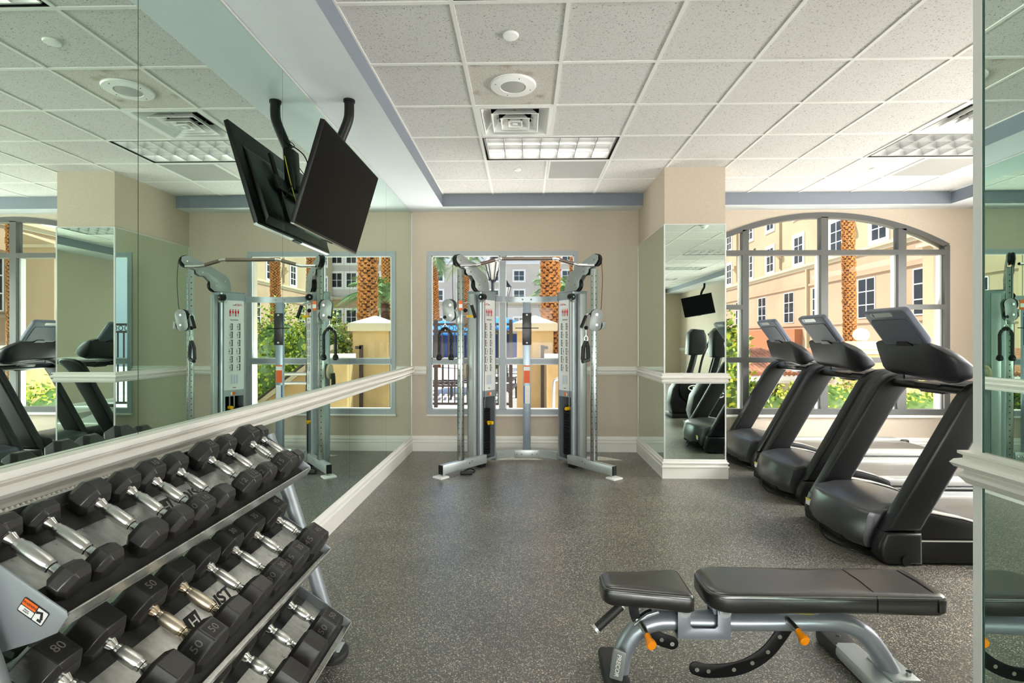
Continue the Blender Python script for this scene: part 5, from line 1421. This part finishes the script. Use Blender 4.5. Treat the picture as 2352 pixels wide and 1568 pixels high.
b = MB(); b.prism([WB((x, 0, z))[0::2] for x, z in ((.60, .36), (.60, .33), (.67, .33), (.67, .36))], -.05, .05, 'bench', 'XZ'); b.prism([WB((x, 0, z))[0::2] for x, z in ((.745, .36), (.76, .31), (.81, .31), (.83, .36))], -.05, .05, 'bench', 'XZ'); b.build('pad_hinge', BN)
arc = smooth_path([(1.09, 0, .30), (1.073, 0, .25), (1.04, 0, .198), (.992, 0, .138), (.929, 0, .092), (.855, 0, .064), (.752, 0, .055), (.701, 0, .066)], 4)
def strapplate(name, pts, hw, y, th, holes):
    b = MB(); L, Rr = [], []
    for i, p in enumerate(pts):
        d = (Vector(pts[min(len(pts) - 1, i + 1)]) - Vector(pts[max(0, i - 1)])).normalized(); n = Vector((-d.z, 0, d.x)); L.append(Vector(p) + n * hw); Rr.append(Vector(p) - n * hw)
    d = (Vector(pts[-1]) - Vector(pts[-2])).normalized(); n = Vector((-d.z, 0, d.x)); E = [Vector(pts[-1]) + n * hw * math.cos(a) + d * hw * math.sin(a) for a in [math.pi * k / 8 for k in range(1, 8)]]
    poly = [(p.x - .95, p.z) for p in L + E + list(reversed(Rr))]
    b.prism(poly, y - 2.18, y + th - 2.18, 'black', 'XZ', bev=.001)
    for hx, hz in holes:
        b.tube([(hx - .95, y - 2.18 - .0008, hz), (hx - .95, y - 2.18 + .0, hz)], .0085, 'hole', 12)
        b.cyl((hx - .95, y + th - 2.18, hz), (hx - .95, y + th + .0008 - 2.18, hz), .0085, 'hole', 12)
    return b.build(name, BN)
M['hole'] = mat('plate_hole_shade', (122, 116, 106), .7, bump=(300, .4))
strapplate('back_adjuster', arc, .027, 2.172, .008, [(1.04, .200), (.992, .138), (.929, .092), (.855, .064), (.752, .056)])
strapplate('seat_adjuster', smooth_path([(.47, 0, .235), (.515, 0, .205), (.565, 0, .18), (.605, 0, .168)], 4), .026, 2.172, .008, [(.562, .182)])
b = MB()
for x, z in ((.703, .066), (.603, .169)): b.cyl(WB((x, 2.164, z)), WB((x, 2.19, z)), .009, 'chrome', 10)
b.build('adjuster_stop', BN)
b = MB(); b.tube([WB(p) for p in ((1.085, 2.18, .29), (1.09, 2.18, .36))], .018, 'black', 8); b.box(1.03 - .95, 1.14 - .95, -.022, .022, .300, .312, 'greyl', bev=.004); b.build('slot_plate', BN)
b = MB()
for x, z in ((.477, .255), (1.062, .281)):
    b.cyl(WB((x - .004, 2.14, z + .006)), WB((x + .006, 2.085, z - .006)), .012, 'steel', 12)
b.build('knob_shaft', BN)
for x, z in ((.477, .255), (1.062, .281)):
    b = MB(); b.tube([WB(p) for p in ((x + .004, 2.095, z - .002), (x + .010, 2.075, z - .016), (x + .014, 2.062, z - .024), (x + .016, 2.052, z - .029), (x + .017, 2.048, z - .030))], [.011, .013, .020, .020, .016], 'orange', 16); b.build('pull_knob', BN)
b = MB(); S_ = smooth_path([(.449, 0, .36), (.452, 0, .30), (.462, 0, .262), (.478, 0, .235)], 4)
L = [(p[0] - .022 - .95, p[2]) for p in S_]; Q_ = [(p[0] + .018 - .95, p[2]) for p in reversed(S_)]
b.prism(L + Q_, -.006, .006, 'black', 'XZ'); b.cyl(WB((.462, 2.168, .262)), WB((.462, 2.192, .262)), .007, 'chrome', 10); b.build('seat_strut', BN)
b = MB(); b.prism([WB((x, 0, z))[0::2] for x, z in ((.412, .195), (.45, .254), (.50, .292), (.545, .306), (.55, .298), (.50, .280), (.455, .242), (.42, .19))], -.024, .024, 'greyl', 'XZ', bev=.002); b.prism([WB((x, 0, z))[0::2] for x, z in ((.435, .236), (.46, .265), (.50, .293), (.522, .302), (.52, .296), (.46, .25))], -.009, .009, 'void', 'XZ'); b.build('slot_plate', BN)
b = MB(); b.cyl(WB((.430, 2.18, .350)), WB((.385, 2.18, .310)), .012, 'black', 12); b.build('handle_stem', BN)
b = MB(); b.cyl(WB((.398, 2.17, .322)), WB((.296, 2.15, .240)), .018, 'rubber', 16); b.build('carry_handle', BN)
b = MB(); b.cyl(WB((.296, 2.15, .240)), WB((.287, 2.148, .233)), .0195, 'alu', 16); b.cyl(WB((.402, 2.171, .325)), WB((.397, 2.17, .321)), .0195, 'alu', 16); b.build('handle_ring', BN)
# left foot with bumper and name badge
b = MB(); b.box(.325 - .95, .425 - .95, -.17, .17, .0, .055, 'rubber', bev=.018); b.build('front_foot', BN)
b = MB(); Lb = fr(WB((.352, 2.128, .115)), (.10, .35, -1), (.8, -.5, -.0), (-.5, -.8, -.1)); 
LB = fr(WB((.366, 2.150, .115)), (.16, 0, 1), (-.55, .83, .09), Vector((.16, 0, 1)).cross(Vector((-.55, .83, .09))))
LB = fr(WB((.375, 2.118, .110)), (-.16, 0, -1), (.90, -.42, -.1), Vector((-.16, 0, -1)).cross(Vector((.90, -.42, -.1))))
b.prism(rrect(.12, .052, .008), -.006, .006, 'greyd', 'XY', LB, bev=.002); b.text('PRECOR', .024, 'offw', LB @ Matrix.Translation((0, 0, .0066)), ext=.0004); b.text('PRECOR', .024, 'offw', LB @ Matrix.Translation((0, 0, -.0066)) @ Matrix.Rotation(math.pi, 4, 'X'), ext=.0004); b.build('name_badge', BN)
# right foot
b = MB(); b.box(1.365 - .95, 1.475 - .95, -.24, .20, .012, .072, 'greyl', bev=.02); b.build('rear_foot', BN)
for y0_, y1_ in ((.16, .33), (-.33, -.22)): MB().box(1.36 - .95, 1.48 - .95, y0_, y1_, .0, .070, 'rubber', bev=.018).build('foot_cap', BN)
b = MB(); b.box(1.44 - .95, 1.55 - .95, -.085, .075, .070, .080, 'greyl', bev=.006); b.build('foot_plate', BN)
b = MB(); b.cyl(WB((1.525, 2.13, .08)), WB((1.525, 2.13, .094)), .010, 'chrome', 12); b.build('bolt', BN)
b = MB(); b.cyl(WB((1.42, 2.42, .07)), WB((1.42, 2.42, .075)), .008, 'chrome', 10); b.build('bolt', BN)
b = MB(); b.tube([WB(p) for p in ((1.185, 2.18, .30), (1.185, 2.18, .36))], .02, 'bench', 12); b.tube([WB(p) for p in ((1.185, 2.18, .335), (1.185, 2.18, .36))], .023, 'rubber', 12); b.build('pad_stop', BN)
b = MB(); b.prism([WB((x, y, 0))[:2] for x, y in ((1.10, 2.155), (1.17, 2.15), (1.125, 2.185))], .3035, .3045, 'yst', 'XY'); b.build('warning_triangle', BN)
